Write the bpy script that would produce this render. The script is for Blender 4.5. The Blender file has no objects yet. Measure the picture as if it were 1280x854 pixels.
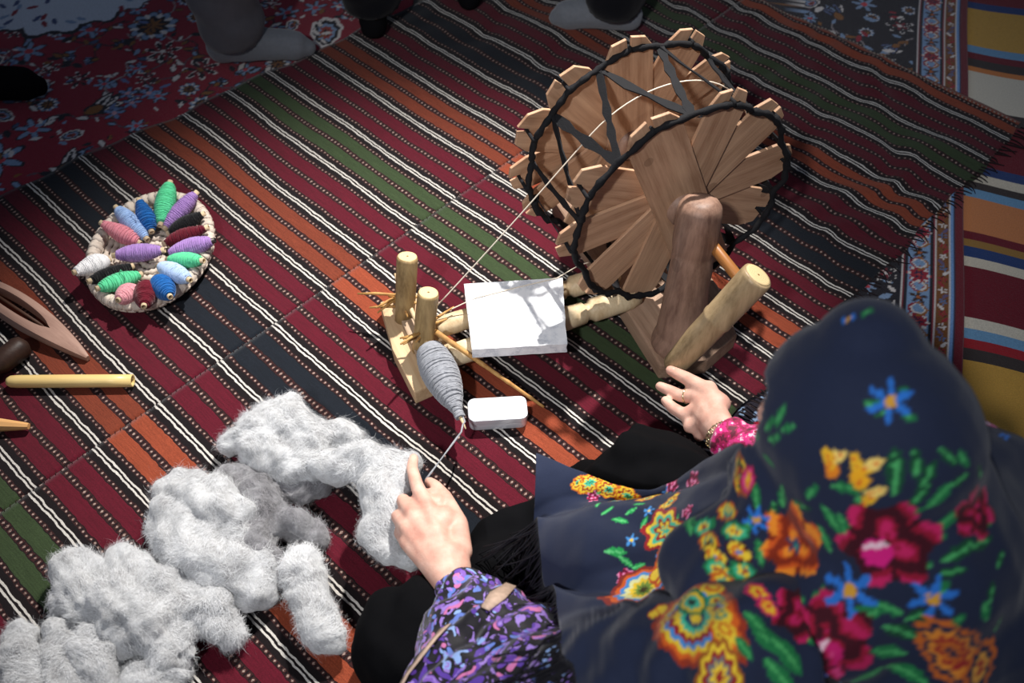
import bpy, bmesh, math, random
import numpy as np
from mathutils import Vector, Matrix, noise as mnoise
from mathutils.bvhtree import BVHTree

random.seed(7)
rng = np.random.default_rng(7)
scene = bpy.context.scene
COL = scene.collection

# ------------------------------------------------------------------ camera
CAM_H, PITCH, FPX = 1.42, math.radians(51), 1244.0
cam_d = bpy.data.cameras.new('camera')
cam = bpy.data.objects.new('camera', cam_d)
COL.objects.link(cam)
cam.location = (0, 0, CAM_H)
cam.rotation_euler = (math.radians(90) - PITCH, 0, 0)
cam_d.sensor_width = 36
cam_d.lens = FPX * 36 / 1280
cam_d.clip_start = 0.02
cam_d.dof.use_dof = True
cam_d.dof.focus_distance = 1.68
cam_d.dof.aperture_fstop = 4.0
scene.camera = cam

# ------------------------------------------------------------------ world and lamps
world = bpy.data.worlds.new('hall')
scene.world = world
world.use_nodes = True
world.node_tree.nodes['Background'].inputs[0].default_value = (0.62, 0.74, 1.0, 1)
world.node_tree.nodes['Background'].inputs[1].default_value = 0.115


def look(o, target):
    o.rotation_euler = (Vector(target) - o.location).to_track_quat('-Z', 'Y').to_euler()


def spot(name, loc, target, power, angle, blend, radius, color):
    d = bpy.data.lights.new(name, 'SPOT')
    d.energy, d.spot_size, d.spot_blend = power, math.radians(angle), blend
    d.shadow_soft_size, d.color = radius, color
    o = bpy.data.objects.new(name, d)
    COL.objects.link(o)
    o.location = loc
    look(o, target)
    return o


spot('ceiling_lamp_back_offscreen', (0.58, 2.55, 2.85), (-0.20, 1.07, 0.0), 780, 33, 1.0, 0.045, (1.0, 0.96, 0.91))
spot('ceiling_lamp_front_left_offscreen', (-0.9, -1.2, 2.9), (0.08, 1.22, 0.1), 260, 34, 1.0, 0.10, (0.97, 0.98, 1.0))

vs = scene.view_settings
vs.view_transform, vs.look, vs.gamma, vs.exposure = 'Standard', 'None', 1.0, 0.35
vs.use_curve_mapping = False

# ------------------------------------------------------------------ helpers
_U = Vector((0, math.sin(PITCH), math.cos(PITCH)))
_W = Vector((0, math.cos(PITCH), -math.sin(PITCH)))
_C = Vector((0, 0, CAM_H))


def ray(x, y):
    return Vector((x - 640, 0, 0)) + (427 - y) * _U + FPX * _W


def at(x, y, z=0.0):
    d = ray(x, y)
    return _C + d * ((z - CAM_H) / d.z)


def S(r, g, b):
    f = lambda c: (c / 255) / 12.92 if c / 255 <= 0.04045 else ((c / 255 + 0.055) / 1.055) ** 2.4
    return (f(r), f(g), f(b))


def V(*a):
    return Vector(a)


class Nodes:
    def __init__(self, name):
        self.m = bpy.data.materials.new(name)
        self.m.use_nodes = True
        self.t = self.m.node_tree
        self.b = self.t.nodes['Principled BSDF']

    def n(self, typ, **kw):
        nd = self.t.nodes.new(typ)
        for k, v in kw.items():
            setattr(nd, k, v)
        return nd

    def link(self, a, b):
        self.t.links.new(a, b)

    def put(self, sock, v):
        if isinstance(v, bpy.types.NodeSocket):
            self.link(v, sock)
        elif isinstance(v, (tuple, list)) and len(v) == 3 and sock.type == 'RGBA':
            sock.default_value = (*v, 1)
        else:
            sock.default_value = v

    def math(self, op, a, b=0.0, c=0.0):
        nd = self.n('ShaderNodeMath', operation=op)
        self.put(nd.inputs[0], a); self.put(nd.inputs[1], b); self.put(nd.inputs[2], c)
        return nd.outputs[0]

    def mix(self, f, a, b, mode='MIX'):
        nd = self.n('ShaderNodeMix', data_type='RGBA', blend_type=mode)
        self.put(nd.inputs[0], f); self.put(nd.inputs[6], a); self.put(nd.inputs[7], b)
        return nd.outputs[2]

    def noise(self, vec, scale, detail=3.0, rough=0.5):
        nd = self.n('ShaderNodeTexNoise')
        if vec is not None:
            self.link(vec, nd.inputs['Vector'])
        nd.inputs['Scale'].default_value = scale
        nd.inputs['Detail'].default_value = detail
        nd.inputs['Roughness'].default_value = rough
        return nd.outputs[0]

    def coords(self, kind='Object', scale=(1, 1, 1)):
        tc = self.n('ShaderNodeTexCoord')
        mp = self.n('ShaderNodeMapping')
        mp.inputs['Scale'].default_value = scale
        self.link(tc.outputs[kind], mp.inputs[0])
        return mp.outputs[0]

    def ramp(self, fac, stops, interp='LINEAR'):
        nd = self.n('ShaderNodeValToRGB')
        cr = nd.color_ramp
        cr.interpolation = interp
        while len(cr.elements) < len(stops):
            cr.elements.new(0.5)
        for e, (p, c) in zip(cr.elements, stops):
            e.position = p
            e.color = (*c, 1) if len(c) == 3 else c
        self.put(nd.inputs[0], fac)
        return nd.outputs[0]

    def bump(self, h, strength, dist=0.002):
        nd = self.n('ShaderNodeBump')
        nd.inputs['Strength'].default_value = strength
        nd.inputs['Distance'].default_value = dist
        self.put(nd.inputs['Height'], h)
        self.link(nd.outputs[0], self.b.inputs['Normal'])

    def fin(self, color=None, rough=0.7, spec=0.3, metal=0.0, sheen=0.0):
        if color is not None:
            self.put(self.b.inputs['Base Color'], color)
        self.put(self.b.inputs['Roughness'], rough)
        self.b.inputs['Specular IOR Level'].default_value = spec
        self.b.inputs['Metallic'].default_value = metal
        if sheen:
            self.b.inputs['Sheen Weight'].default_value = sheen
            self.b.inputs['Sheen Roughness'].default_value = 0.5
        return self.m


def mul(c, k):
    return tuple(min(1.0, x * k) for x in c)


def mat_plain(name, col, rough=0.75, var=0.25, scale=40, bump=0.2, bscale=300, spec=0.25, metal=0.0, sheen=0.0):
    N = Nodes(name)
    co = N.coords('Object')
    f = N.noise(co, scale, 4)
    c = N.mix(f, mul(col, 1 - var), mul(col, 1 + var))
    if bump:
        N.bump(N.noise(co, bscale, 2), bump, 0.001)
    return N.fin(c, rough, spec, metal, sheen)


def mat_wood(name, dark, light, scale=1.0, rough=0.6, axis=0, knots=0.0, saw=0.0):
    N = Nodes(name)
    st = [1.0, 1.0, 1.0]
    st[axis] = 0.07
    info = N.n('ShaderNodeObjectInfo')
    tc = N.n('ShaderNodeTexCoord')
    off = N.n('ShaderNodeVectorMath', operation='ADD')
    cmb = N.n('ShaderNodeCombineXYZ')
    r10 = N.math('MULTIPLY', info.outputs['Random'], 9.0)
    for i in range(3):
        N.link(r10, cmb.inputs[i])
    N.link(tc.outputs['Object'], off.inputs[0]); N.link(cmb.outputs[0], off.inputs[1])
    mp = N.n('ShaderNodeMapping')
    mp.inputs['Scale'].default_value = st
    N.link(off.outputs[0], mp.inputs[0])
    g1 = N.noise(mp.outputs[0], 55 * scale, 6, 0.65)
    g2 = N.noise(mp.outputs[0], 260 * scale, 3, 0.6)
    big = N.noise(off.outputs[0], 9 * scale, 3)
    f = N.math('ADD', N.math('MULTIPLY', g1, 0.62), N.math('ADD', N.math('MULTIPLY', g2, 0.22), N.math('MULTIPLY', big, 0.30)))
    f = N.math('SUBTRACT', f, 0.12)
    c = N.ramp(f, [(0.30, dark), (0.46, tuple((a + b) / 2 for a, b in zip(dark, light))), (0.66, light)])
    if knots:
        vo = N.n('ShaderNodeTexVoronoi')
        vo.inputs['Scale'].default_value = 9
        N.link(off.outputs[0], vo.inputs['Vector'])
        k = N.math('LESS_THAN', vo.outputs['Distance'], 0.11)
        c = N.mix(N.math('MULTIPLY', k, knots), c, mul(dark, 0.45))
    h = g2
    if saw:
        wv = N.n('ShaderNodeTexWave', wave_type='BANDS', bands_direction='X')
        wv.inputs['Scale'].default_value = 90
        wv.inputs['Distortion'].default_value = 1.5
        N.link(off.outputs[0], wv.inputs['Vector'])
        h = N.math('ADD', g2, N.math('MULTIPLY', wv.outputs[1], saw))
    N.bump(h, 0.35, 0.001)
    return N.fin(c, rough, 0.3)


def mat_attr(name, rough=0.9, var=0.3, scale=250, bump=0.5, bscale=500, spec=0.15, sheen=0.0):
    N = Nodes(name)
    at_ = N.n('ShaderNodeAttribute', attribute_name='print')
    co = N.coords('Object')
    f = N.noise(co, scale, 3)
    k = N.math('ADD', N.math('MULTIPLY', f, 2 * var), 1 - var)
    hs = N.n('ShaderNodeVectorMath', operation='SCALE')
    N.link(at_.outputs['Color'], hs.inputs[0]); N.link(k, hs.inputs['Scale'])
    if bump:
        N.bump(N.noise(co, bscale, 2), bump, 0.0015)
    return N.fin(hs.outputs[0], rough, spec, 0, sheen)


def make(name, verts, faces, mat, parent=None, smooth=True, loc=None, uv=None):
    me = bpy.data.meshes.new(name)
    me.from_pydata([tuple(v) for v in verts], [], [tuple(f) for f in faces])
    if smooth:
        me.shade_smooth()
    return make_me(name, me, mat, parent, loc)


def make_me(name, me, mat, parent=None, loc=None):
    o = bpy.data.objects.new(name, me)
    COL.objects.link(o)
    if mat is not None:
        me.materials.clear(); me.materials.append(mat)
    if parent is not None:
        o.parent = parent
    if loc is not None:
        o.location = loc
    return o


def tag(o, label, cat, group=None, kind=None):
    o['label'], o['category'] = label, cat
    if group:
        o['group'] = group
    if kind:
        o['kind'] = kind
    return o


def empty(name, loc, label, cat, group=None, rotz=0.0):
    o = bpy.data.objects.new(name, None)
    COL.objects.link(o)
    o.location = loc
    o.rotation_euler = (0, 0, rotz)
    o.empty_display_size = 0.05
    return tag(o, label, cat, group)


class MB:
    def __init__(self):
        self.v, self.f = [], []

    def add(self, vs, fs):
        k = len(self.v)
        self.v += [tuple(p) for p in vs]
        self.f += [tuple(i + k for i in f) for f in fs]
        return self

    def tube(self, pts, rad, sides=8, closed=False, cap=True):
        pts = [Vector(p) for p in pts]
        n = len(pts)
        if not hasattr(rad, '__len__'):
            rad = [rad] * n
        vs, fs = [], []
        prev = None
        for i, p in enumerate(pts):
            if closed:
                t = pts[(i + 1) % n] - pts[i - 1]
            else:
                t = pts[min(i + 1, n - 1)] - pts[max(i - 1, 0)]
            t.normalize()
            if prev is None:
                a = Vector((0, 0, 1)) if abs(t.z) < 0.9 else Vector((1, 0, 0))
                e1 = t.cross(a).normalized()
            else:
                e1 = (prev - t * prev.dot(t)).normalized()
            prev = e1
            e2 = t.cross(e1)
            for k in range(sides):
                an = 2 * math.pi * k / sides
                vs.append(p + (e1 * math.cos(an) + e2 * math.sin(an)) * rad[i])
        m = n if closed else n - 1
        for i in range(m):
            for k in range(sides):
                a, b = i * sides + k, i * sides + (k + 1) % sides
                j = (i + 1) % n
                fs.append((a, b, j * sides + (k + 1) % sides, j * sides + k))
        if cap and not closed:
            fs.append(tuple(range(sides))[::-1])
            fs.append(tuple((n - 1) * sides + k for k in range(sides)))
        return self.add(vs, fs)

    def lathe(self, prof, segs=24, frame=None, cap=True):
        """prof: list of (radius, height) along local Z; frame 4x4"""
        fr = frame or Matrix()
        vs, fs = [], []
        for r, h in prof:
            for k in range(segs):
                a = 2 * math.pi * k / segs
                vs.append(fr @ Vector((r * math.cos(a), r * math.sin(a), h)))
        for i in range(len(prof) - 1):
            for k in range(segs):
                k2 = (k + 1) % segs
                fs.append((i * segs + k, i * segs + k2, (i + 1) * segs + k2, (i + 1) * segs + k))
        if cap:
            fs.append(tuple(range(segs))[::-1])
            fs.append(tuple((len(prof) - 1) * segs + k for k in range(segs)))
        return self.add(vs, fs)

    def build(self, name, mat, parent=None, smooth=True, loc=None):
        return make(name, self.v, self.f, mat, parent, smooth, loc)


def frame_z(p0, p1, up=None):
    """4x4 whose Z runs from p0 to p1"""
    z = (Vector(p1) - Vector(p0)).normalized()
    a = up or (Vector((0, 0, 1)) if abs(z.z) < 0.95 else Vector((1, 0, 0)))
    x = a.cross(z).normalized()
    y = z.cross(x)
    m = Matrix((x, y, z)).transposed().to_4x4()
    m.translation = Vector(p0)
    return m


def bevel_prism(outline, h0, h1, bev=0.003, seg=2):
    """closed outline in XY extruded h0..h1 with bevelled rim, returned as mesh"""
    bm = bmesh.new()
    vs = [bm.verts.new((x, y, h0)) for x, y in outline]
    f = bm.faces.new(vs)
    bmesh.ops.recalc_face_normals(bm, faces=[f])
    r = bmesh.ops.extrude_face_region(bm, geom=[f])
    bmesh.ops.translate(bm, verts=[v for v in r['geom'] if isinstance(v, bmesh.types.BMVert)], vec=(0, 0, h1 - h0))
    bmesh.ops.recalc_face_normals(bm, faces=bm.faces[:])
    if bev:
        bmesh.ops.bevel(bm, geom=bm.edges[:], offset=bev, segments=seg, affect='EDGES', profile=0.6, clamp_overlap=True)
    me = bpy.data.meshes.new('prism')
    bm.to_mesh(me)
    bm.free()
    return me


def rough_mesh(me, amp, scale, seed=0.0):
    for v in me.vertices:
        d = mnoise.noise_vector(v.co * scale + Vector((seed, seed, seed)))
        v.co += d * amp


# ---- continuous blobs: capsules and ellipsoids fused by a voxel remesh
def cap_add(mb, p0, r0, p1, r1, seg=14):
    p0, p1 = Vector(p0), Vector(p1)
    if (p1 - p0).length < 1e-5:
        p1 = p0 + Vector((0, 0, 1e-4))
    L = (p1 - p0).length
    prof = []
    for i in range(5):
        a = math.pi / 2 * (1 - i / 5)
        prof.append((max(r0 * math.cos(a), 1e-4), -r0 * math.sin(a)))
    prof.append((r0, 0)); prof.append((r1, L))
    for i in range(1, 6):
        a = math.pi / 2 * i / 5
        prof.append((max(r1 * math.cos(a), 1e-4), L + r1 * math.sin(a)))
    mb.lathe(prof, seg, frame_z(p0, p1))


def chain_add(mb, pts):
    """pts: list of (Vector, radius)"""
    for (a, ra), (b, rb) in zip(pts[:-1], pts[1:]):
        cap_add(mb, a, ra, b, rb)


def ell_add(mb, c, axes, rot=None, seg=24):
    """ellipsoid; axes half lengths, rot 3x3 with columns as axis directions"""
    m = (rot or Matrix.Identity(3)).to_4x4()
    m.translation = Vector(c)
    m = m @ Matrix.Diagonal((*axes, 1))
    prof = [(max(1e-3, math.cos(a)), math.sin(a)) for a in np.linspace(-math.pi / 2, math.pi / 2, 15)]
    mb.lathe(prof, seg, m)


def fuse(mb, voxel, smooth_iter=4, smooth_fac=0.5):
    me = bpy.data.meshes.new('tmp')
    me.from_pydata(mb.v, [], mb.f)
    o = bpy.data.objects.new('tmp', me)
    COL.objects.link(o)
    md = o.modifiers.new('r', 'REMESH')
    md.mode, md.voxel_size = 'VOXEL', voxel
    if smooth_iter:
        ms = o.modifiers.new('s', 'SMOOTH')
        ms.factor, ms.iterations = smooth_fac, smooth_iter
    bpy.context.view_layer.update()
    dg = bpy.context.evaluated_depsgraph_get()
    out = bpy.data.meshes.new_from_object(o.evaluated_get(dg))
    bpy.data.objects.remove(o)
    bpy.data.meshes.remove(me)
    out.shade_smooth()
    return out


def me_np(me):
    a = np.empty(len(me.vertices) * 3, np.float32)
    me.vertices.foreach_get('co', a)
    nn = np.empty(len(me.vertices) * 3, np.float32)
    me.vertices.foreach_get('normal', nn)
    return a.reshape(-1, 3).astype(float), nn.reshape(-1, 3).astype(float)


def set_co(me, a):
    me.vertices.foreach_set('co', a.astype(np.float32).ravel())
    me.update()


def set_print(me, colr):
    ca = me.color_attributes.new('print', 'FLOAT_COLOR', 'POINT')
    c4 = np.ones((len(colr), 4), np.float32)
    c4[:, :3] = colr
    ca.data.foreach_set('color', c4.ravel())


# ---- smooth pseudo noise for arrays
def snoise(p, scale, seed=0, octaves=3):
    r = np.random.default_rng(seed)
    out = np.zeros(len(p))
    amp, tot = 1.0, 0.0
    for o in range(octaves):
        for k in range(5):
            w = r.normal(size=p.shape[1]) * scale
            out += amp * np.sin(p @ w + r.uniform(0, 6.28))
        tot += amp * 2.2
        amp *= 0.5
        scale *= 2.0
    return out / tot


# ---- flat print painter: stamps on 2-D coordinates
class Paint:
    def __init__(self, pts, base):
        self.p = np.asarray(pts, float)
        self.c = np.tile(np.array(base, float), (len(self.p), 1))

    def local(self, c, R, ang=0.0):
        d = self.p - np.array(c)
        idx = np.nonzero((np.abs(d[:, 0]) < R * 1.6) & (np.abs(d[:, 1]) < R * 1.6))[0]
        d = d[idx] / R
        ca, sa = math.cos(ang), math.sin(ang)
        return idx, d[:, 0] * ca + d[:, 1] * sa, -d[:, 0] * sa + d[:, 1] * ca

    def stamp(self, fn, c, R, ang=0.0, **kw):
        idx, x, y = self.local(c, R, ang)
        if len(idx):
            fn(self.c, idx, x, y, **kw)

    def line(self, pts, w, col):
        pts = np.array(pts, float)
        for a, b in zip(pts[:-1], pts[1:]):
            lo, hi = np.minimum(a, b) - w, np.maximum(a, b) + w
            i = np.nonzero(((self.p > lo) & (self.p < hi)).all(1))[0]
            if not len(i):
                continue
            d = b - a
            t = np.clip(((self.p[i] - a) @ d) / max(d @ d, 1e-9), 0, 1)
            q = self.p[i] - a - t[:, None] * d
            self.c[i[(q ** 2).sum(1) < w * w]] = col


def setc(c, idx, m, col):
    c[idx[m]] = col


def st_daisy(c, idx, x, y, petal=(0, 0, 1), heart=(1, 1, 0), edge=None, n=6):
    r, a = np.hypot(x, y), np.arctan2(y, x)
    pr = 0.62 + 0.38 * np.cos(n * a)
    if edge is not None:
        setc(c, idx, r < pr + 0.14, edge)
    setc(c, idx, (r < pr), petal)
    setc(c, idx, r < 0.27, heart)


def st_leaf(c, idx, x, y, col=(0, .5, .1), vein=None, w=0.36, edge=None):
    prof = w * np.clip(1 - x * x, 0, 1) ** 0.8
    if edge is not None:
        setc(c, idx, (np.abs(y) < w * np.clip(1.25 - x * x, 0, 2) ** 0.8 * 1.25) & (np.abs(x) < 1.1), edge)
    m = (np.abs(y) < prof) & (np.abs(x) < 1)
    setc(c, idx, m, col)
    if vein is not None:
        setc(c, idx, m & (np.abs(y) < 0.09 + 0.03 * np.sin(9 * x)) & (x < 0.75), vein)


def st_rose(c, idx, x, y, dark=(.1, 0, .02), mid=(.35, .01, .06), light=(.6, .02, .2), hot=None, seed=0.0):
    r, a = np.hypot(x, y), np.arctan2(y, x)
    out = 0.86 + 0.12 * np.cos(6 * a + seed)
    m = r < out
    setc(c, idx, m, mid)
    w = np.sin(7.5 * r + 1.6 * np.sin(3 * a + seed) + seed)
    setc(c, idx, m & (w < -0.35), dark)
    setc(c, idx, m & (w > 0.62) & (r > 0.12), light)
    setc(c, idx, m & (r > 0.55) & (np.cos(6 * a + seed) < -0.82), dark)
    if hot is not None:
        setc(c, idx, (np.hypot(x + 0.25, y + 0.15) < 0.3), hot)
        setc(c, idx, (np.abs(y - 0.0) < 0.06) & (np.abs(x + 0.25) < 0.24), (.8, .55, .62))


def st_bands(c, idx, x, y, cols=(), wav=0.05, n=14, taper=0.55):
    """nested tear drop contours, widest at left, tip at right"""
    k = 1.0 - taper * np.clip(x, -1, 1) * 0.5 - taper * 0.5
    yy = y / np.maximum(0.24 + 0.5 * k, 0.08)
    r = np.hypot(x, yy) + wav * np.sin(n * np.arctan2(yy, x))
    k = len(cols)
    for i, col in enumerate(cols):
        setc(c, idx, r < 1.0 - i / k, col)


def st_ring(c, idx, x, y, col=(0, 0, 0), r0=0.8, r1=1.0, lobes=0, la=0.1):
    r, a = np.hypot(x, y), np.arctan2(y, x)
    k = 1 + la * np.cos(lobes * a) if lobes else 1
    setc(c, idx, (r < r1 * k) & (r > r0 * k), col)


def grid_obj(name, X, Y, Z, mat, parent=None, colr=None, smooth=True):
    h, w = X.shape
    co = np.stack([X, Y, Z], -1).reshape(-1, 3)
    i = np.arange(h * w).reshape(h, w)
    f = np.stack([i[:-1, :-1], i[:-1, 1:], i[1:, 1:], i[1:, :-1]], -1).reshape(-1, 4)
    me = bpy.data.meshes.new(name)
    me.vertices.add(len(co)); me.vertices.foreach_set('co', co.astype(np.float32).ravel())
    me.loops.add(f.size); me.loops.foreach_set('vertex_index', f.astype(np.int32).ravel())
    me.polygons.add(len(f))
    me.polygons.foreach_set('loop_start', np.arange(0, f.size, 4, dtype=np.int32))
    me.update(calc_edges=True)
    me.validate()
    if smooth:
        me.shade_smooth()
    if colr is not None:
        set_print(me, colr)
    return make_me(name, me, mat, parent)


def solid(o, th, off=-1.0):
    md = o.modifiers.new('thick', 'SOLIDIFY')
    md.thickness, md.offset = th, off
    return o

# ------------------------------------------------------------------ floor and rugs
fl = make('floor', [(-4, -2, -.0185), (4, -2, -.0185), (4, 5, -.0185), (-4, 5, -.0185)], [(0, 1, 2, 3)],
          mat_plain('floor_concrete', S(92, 88, 84), 0.8, 0.2, 6), smooth=False)
fl['kind'] = 'structure'

KN, KD = np.array([.691, .723]), np.array([-.723, .691])      # across and along the kilim stripes
PAIRS = [-.18 * 3 - .12 * 2, -.66, -.54, -.42, -.30, -.18, -.06, .06, .18, .30, .43, .555, .675, .79, .908, 1.02, 1.135, 1.25, 1.362, 1.48, 1.60, 1.70, 1.80, 1.905, 2.01, 2.12]
PIDX = np.arange(len(PAIRS)) - 8                               # pair at .18 has index 0


def kilim_z(x, y):
    p = np.stack([np.ravel(x), np.ravel(y)], -1)
    u, v = p @ KN, p @ KD
    a = snoise(p, 9.0, 3, 2) * 0.0016
    far = np.clip((u - 1.25) / 0.5, 0, 1) * np.clip((v - .35) / .15, 0, 1)
    b = far * (0.0022 * np.sin(v * 47 + 9 * snoise(p, 5, 5, 3) + u * 8) + .002)
    return (a + b - 0.0035).reshape(np.shape(x))


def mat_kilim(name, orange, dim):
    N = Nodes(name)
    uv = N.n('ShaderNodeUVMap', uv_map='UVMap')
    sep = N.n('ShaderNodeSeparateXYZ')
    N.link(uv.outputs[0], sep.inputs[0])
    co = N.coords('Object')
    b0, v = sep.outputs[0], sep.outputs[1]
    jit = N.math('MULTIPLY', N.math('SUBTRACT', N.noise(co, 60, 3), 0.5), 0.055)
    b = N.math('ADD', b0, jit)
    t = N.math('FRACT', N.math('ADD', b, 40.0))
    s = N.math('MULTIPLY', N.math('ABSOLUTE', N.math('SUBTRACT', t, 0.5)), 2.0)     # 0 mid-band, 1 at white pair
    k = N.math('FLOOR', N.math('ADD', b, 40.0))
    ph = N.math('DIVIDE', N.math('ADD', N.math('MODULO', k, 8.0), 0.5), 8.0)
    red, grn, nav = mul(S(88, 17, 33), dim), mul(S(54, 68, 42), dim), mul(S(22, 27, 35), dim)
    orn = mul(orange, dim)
    # band 0 (.18-.30) orange, 1 red, 2 navy, 3 red, 4 orange, 5 red, 6 green, 7 red
    main = N.ramp(ph, [(0, orn), (.125, red), (.25, nav), (.375, red), (.5, orn), (.625, red), (.75, grn), (.875, red)], 'CONSTANT')
    blk, brn, wht = S(20, 14, 16), S(52, 27, 27), S(188, 183, 176)
    streak = N.n('ShaderNodeTexNoise')
    cmb = N.n('ShaderNodeCombineXYZ')
    N.link(N.math('MULTIPLY', b0, 60.0), cmb.inputs[0]); N.link(N.math('MULTIPLY', v, 22.0), cmb.inputs[1])
    N.link(cmb.outputs[0], streak.inputs['Vector']); streak.inputs['Scale'].default_value = 1.0
    streak.inputs['Detail'].default_value = 4
    kk = N.math('ADD', N.math('MULTIPLY', streak.outputs[0], 0.9), 0.55)
    vm = N.n('ShaderNodeVectorMath', operation='SCALE')
    N.link(main, vm.inputs[0]); N.link(kk, vm.inputs['Scale'])
    c = vm.outputs[0]

    def rng_(lo, hi):
        return N.math('MULTIPLY', N.math('GREATER_THAN', s, lo), N.math('LESS_THAN', s, hi))
    c = N.mix(rng_(.60, 1.01), c, blk)
    c = N.mix(rng_(.625, .735), c, brn)
    c = N.mix(rng_(-1, .115), c, blk)
    c = N.mix(rng_(-1, .095), c, brn)
    # dotted rows: little pale knots
    vv = N.math('MULTIPLY', N.math('ADD', v, N.math('MULTIPLY', k, 0.37)), 1 / 0.0105)
    fr = N.math('ABSOLUTE', N.math('SUBTRACT', N.math('FRACT', vv), 0.5))
    d1 = N.math('ADD', N.math('MULTIPLY', fr, 2.2), N.math('MULTIPLY', N.math('ABSOLUTE', N.math('SUBTRACT', s, .68)), 12.0))
    d2 = N.math('ADD', N.math('MULTIPLY', fr, 2.2), N.math('MULTIPLY', s, 9.0))
    dots = N.math('MAXIMUM', N.math('LESS_THAN', d1, .50), N.math('LESS_THAN', d2, .50))
    # little black nibs between the knots
    d3 = N.math('MULTIPLY', N.math('GREATER_THAN', fr, .36), N.math('MAXIMUM', rng_(.635, .725), rng_(-1, .085)))
    c = N.mix(d3, c, blk)
    dn = N.math('GREATER_THAN', N.noise(co, 420, 1), 0.40)
    c = N.mix(N.math('MULTIPLY', dots, dn), c, S(150, 128, 118))
    c = N.mix(rng_(.912, .968), c, wht)
    f = N.noise(co, 620, 4, .7)
    hs = N.n('ShaderNodeVectorMath', operation='SCALE')
    N.link(c, hs.inputs[0]); N.link(N.math('ADD', N.math('MULTIPLY', f, 1.9), .05), hs.inputs['Scale'])
    N.bump(N.noise(co, 700, 2), 0.6, 0.0012)
    return N.fin(hs.outputs[0], 0.95, 0.1, 0, 0.15)


def kilim_panel(name, v0, v1, mat, parent, shift, seed):
    us = np.arange(-.70, 2.081, .010)
    vs_ = np.linspace(v0, v1, int((v1 - v0) / .010))
    Ug, Vg = np.meshgrid(us, vs_)
    # hem a little uneven
    hem = 0.006 * np.sin(Ug * 17 + seed) + 0.004 * np.sin(Ug * 41 + seed)
    e = np.clip((Vg - (v1 - .2)) / .2, 0, 1) if v1 > 1.5 else -np.clip(((v0 + .2) - Vg) / .2, 0, 1)
    Vw = Vg + e * hem + (np.where(v1 > 1.5, 1, 0) * np.clip((Vg - 1.3) / .5, 0, 1) * (0.03 - 0.10 * np.clip(Ug - .5, -.6, 2)))
    X = Ug * KN[0] + Vw * KD[0]
    Y = Ug * KN[1] + Vw * KD[1]
    o = grid_obj(name, X, Y, kilim_z(X, Y), mat, parent)
    p = np.stack([X.ravel(), Y.ravel()], -1)
    wob = snoise(p, 7, 11 + seed, 3) * .0045
    far = np.clip((Ug.ravel() - 1.2) / .5, 0, 1)
    wob += far * .0055 * np.sin(Vw.ravel() * 40 + 9 * snoise(p, 5, 5, 3) + Ug.ravel() * 8)
    bi = np.interp(Ug.ravel() + wob + shift, PAIRS, PIDX)
    uvl = o.data.uv_layers.new(name='UVMap')
    li = np.empty(len(o.data.loops), np.int32)
    o.data.loops.foreach_get('vertex_index', li)
    uvl.data.foreach_set('uv', np.stack([bi[li], Vw.ravel()[li]], -1).astype(np.float32).ravel())
    return solid(o, .0025)


kil = empty('kilim_rug', (0, 0, 0), 'long flat-woven kilim with maroon, orange, green and navy stripes and paired white lines', 'rug')
SEAM = 1.148
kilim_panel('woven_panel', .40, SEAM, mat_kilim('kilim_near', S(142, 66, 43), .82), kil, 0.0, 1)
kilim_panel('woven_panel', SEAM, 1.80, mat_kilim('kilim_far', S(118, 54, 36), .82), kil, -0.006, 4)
# seam stitches
mb = MB()
for i in range(270):
    u = -.7 + i * .0103
    q0 = KN * u + KD * (SEAM - .0025)
    q1 = KN * (u + .003) + KD * (SEAM + .0025)
    z = float(kilim_z(q0[0], q0[1])) + .0006
    mb.tube([(*q0, z), (*((q0 + q1) / 2), z + .0006), (*q1, z)], .0006, 4)
so = mb.build('seam_stitches', mat_plain('seam_thread', S(40, 18, 18), .9), kil)
so['kind'] = 'stuff'
# pale edge stitches along the long selvage and dark warp fringe at its corner
mb = MB()
for i in range(150):
    v = .42 + i * .0098
    q = KN * (2.074 + .006 * math.sin(v * 9)) + KD * v
    z = float(kilim_z(q[0], q[1])) + .001
    d = KD * .0022
    mb.tube([(*(q - d), z), (*(q + d), z)], .0013, 5)
so = mb.build('edge_stitches', mat_plain('edge_thread', S(150, 142, 130), .9), kil)
so['kind'] = 'stuff'
mb = MB()
for i in range(110):
    u = .75 + i * .012 + random.uniform(-.004, .004)
    if u > 2.07:
        break
    ln = random.uniform(.018, .035) * (1.9 if u > 1.98 else 1)
    q = KN * u + KD * .402
    pts = []
    dx = random.uniform(-.6, .6)
    for k in range(5):
        t = k / 4
        pp = q - KD * (ln * t) + KN * (dx * ln * t * t)
        pts.append((*pp, -.0045 + .003 * math.sin(t * 3)))
    mb.tube(pts, [.0016, .0016, .0014, .0012, .0008], 5)
so = mb.build('warp_fringe', mat_plain('fringe_thread', S(34, 24, 26), .9), kil)
so['kind'] = 'stuff'

# ---- red floral pile rug behind
RED, NAVY, LBL, WHT, GOLD, DKB = S(136, 18, 42), S(24, 22, 34), S(128, 152, 182), S(214, 206, 200), S(132, 84, 36), S(34, 40, 62)
xs, ys = np.arange(-1.75, -.25, .0038), np.arange(1.50, 2.62, .0038)
X, Y = np.meshgrid(xs, ys)
pa = Paint(np.stack([X.ravel(), Y.ravel()], -1), RED)


def vine(pa, p0, a, n, step, col, w, curl):
    pts = [np.array(p0)]
    for i in range(n):
        a += curl * math.sin(i * .7 + p0[0] * 20) + random.uniform(-.15, .15)
        pts.append(pts[-1] + step * np.array([math.cos(a), math.sin(a)]))
    pa.line(pts, w, col)
    return pts


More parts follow.
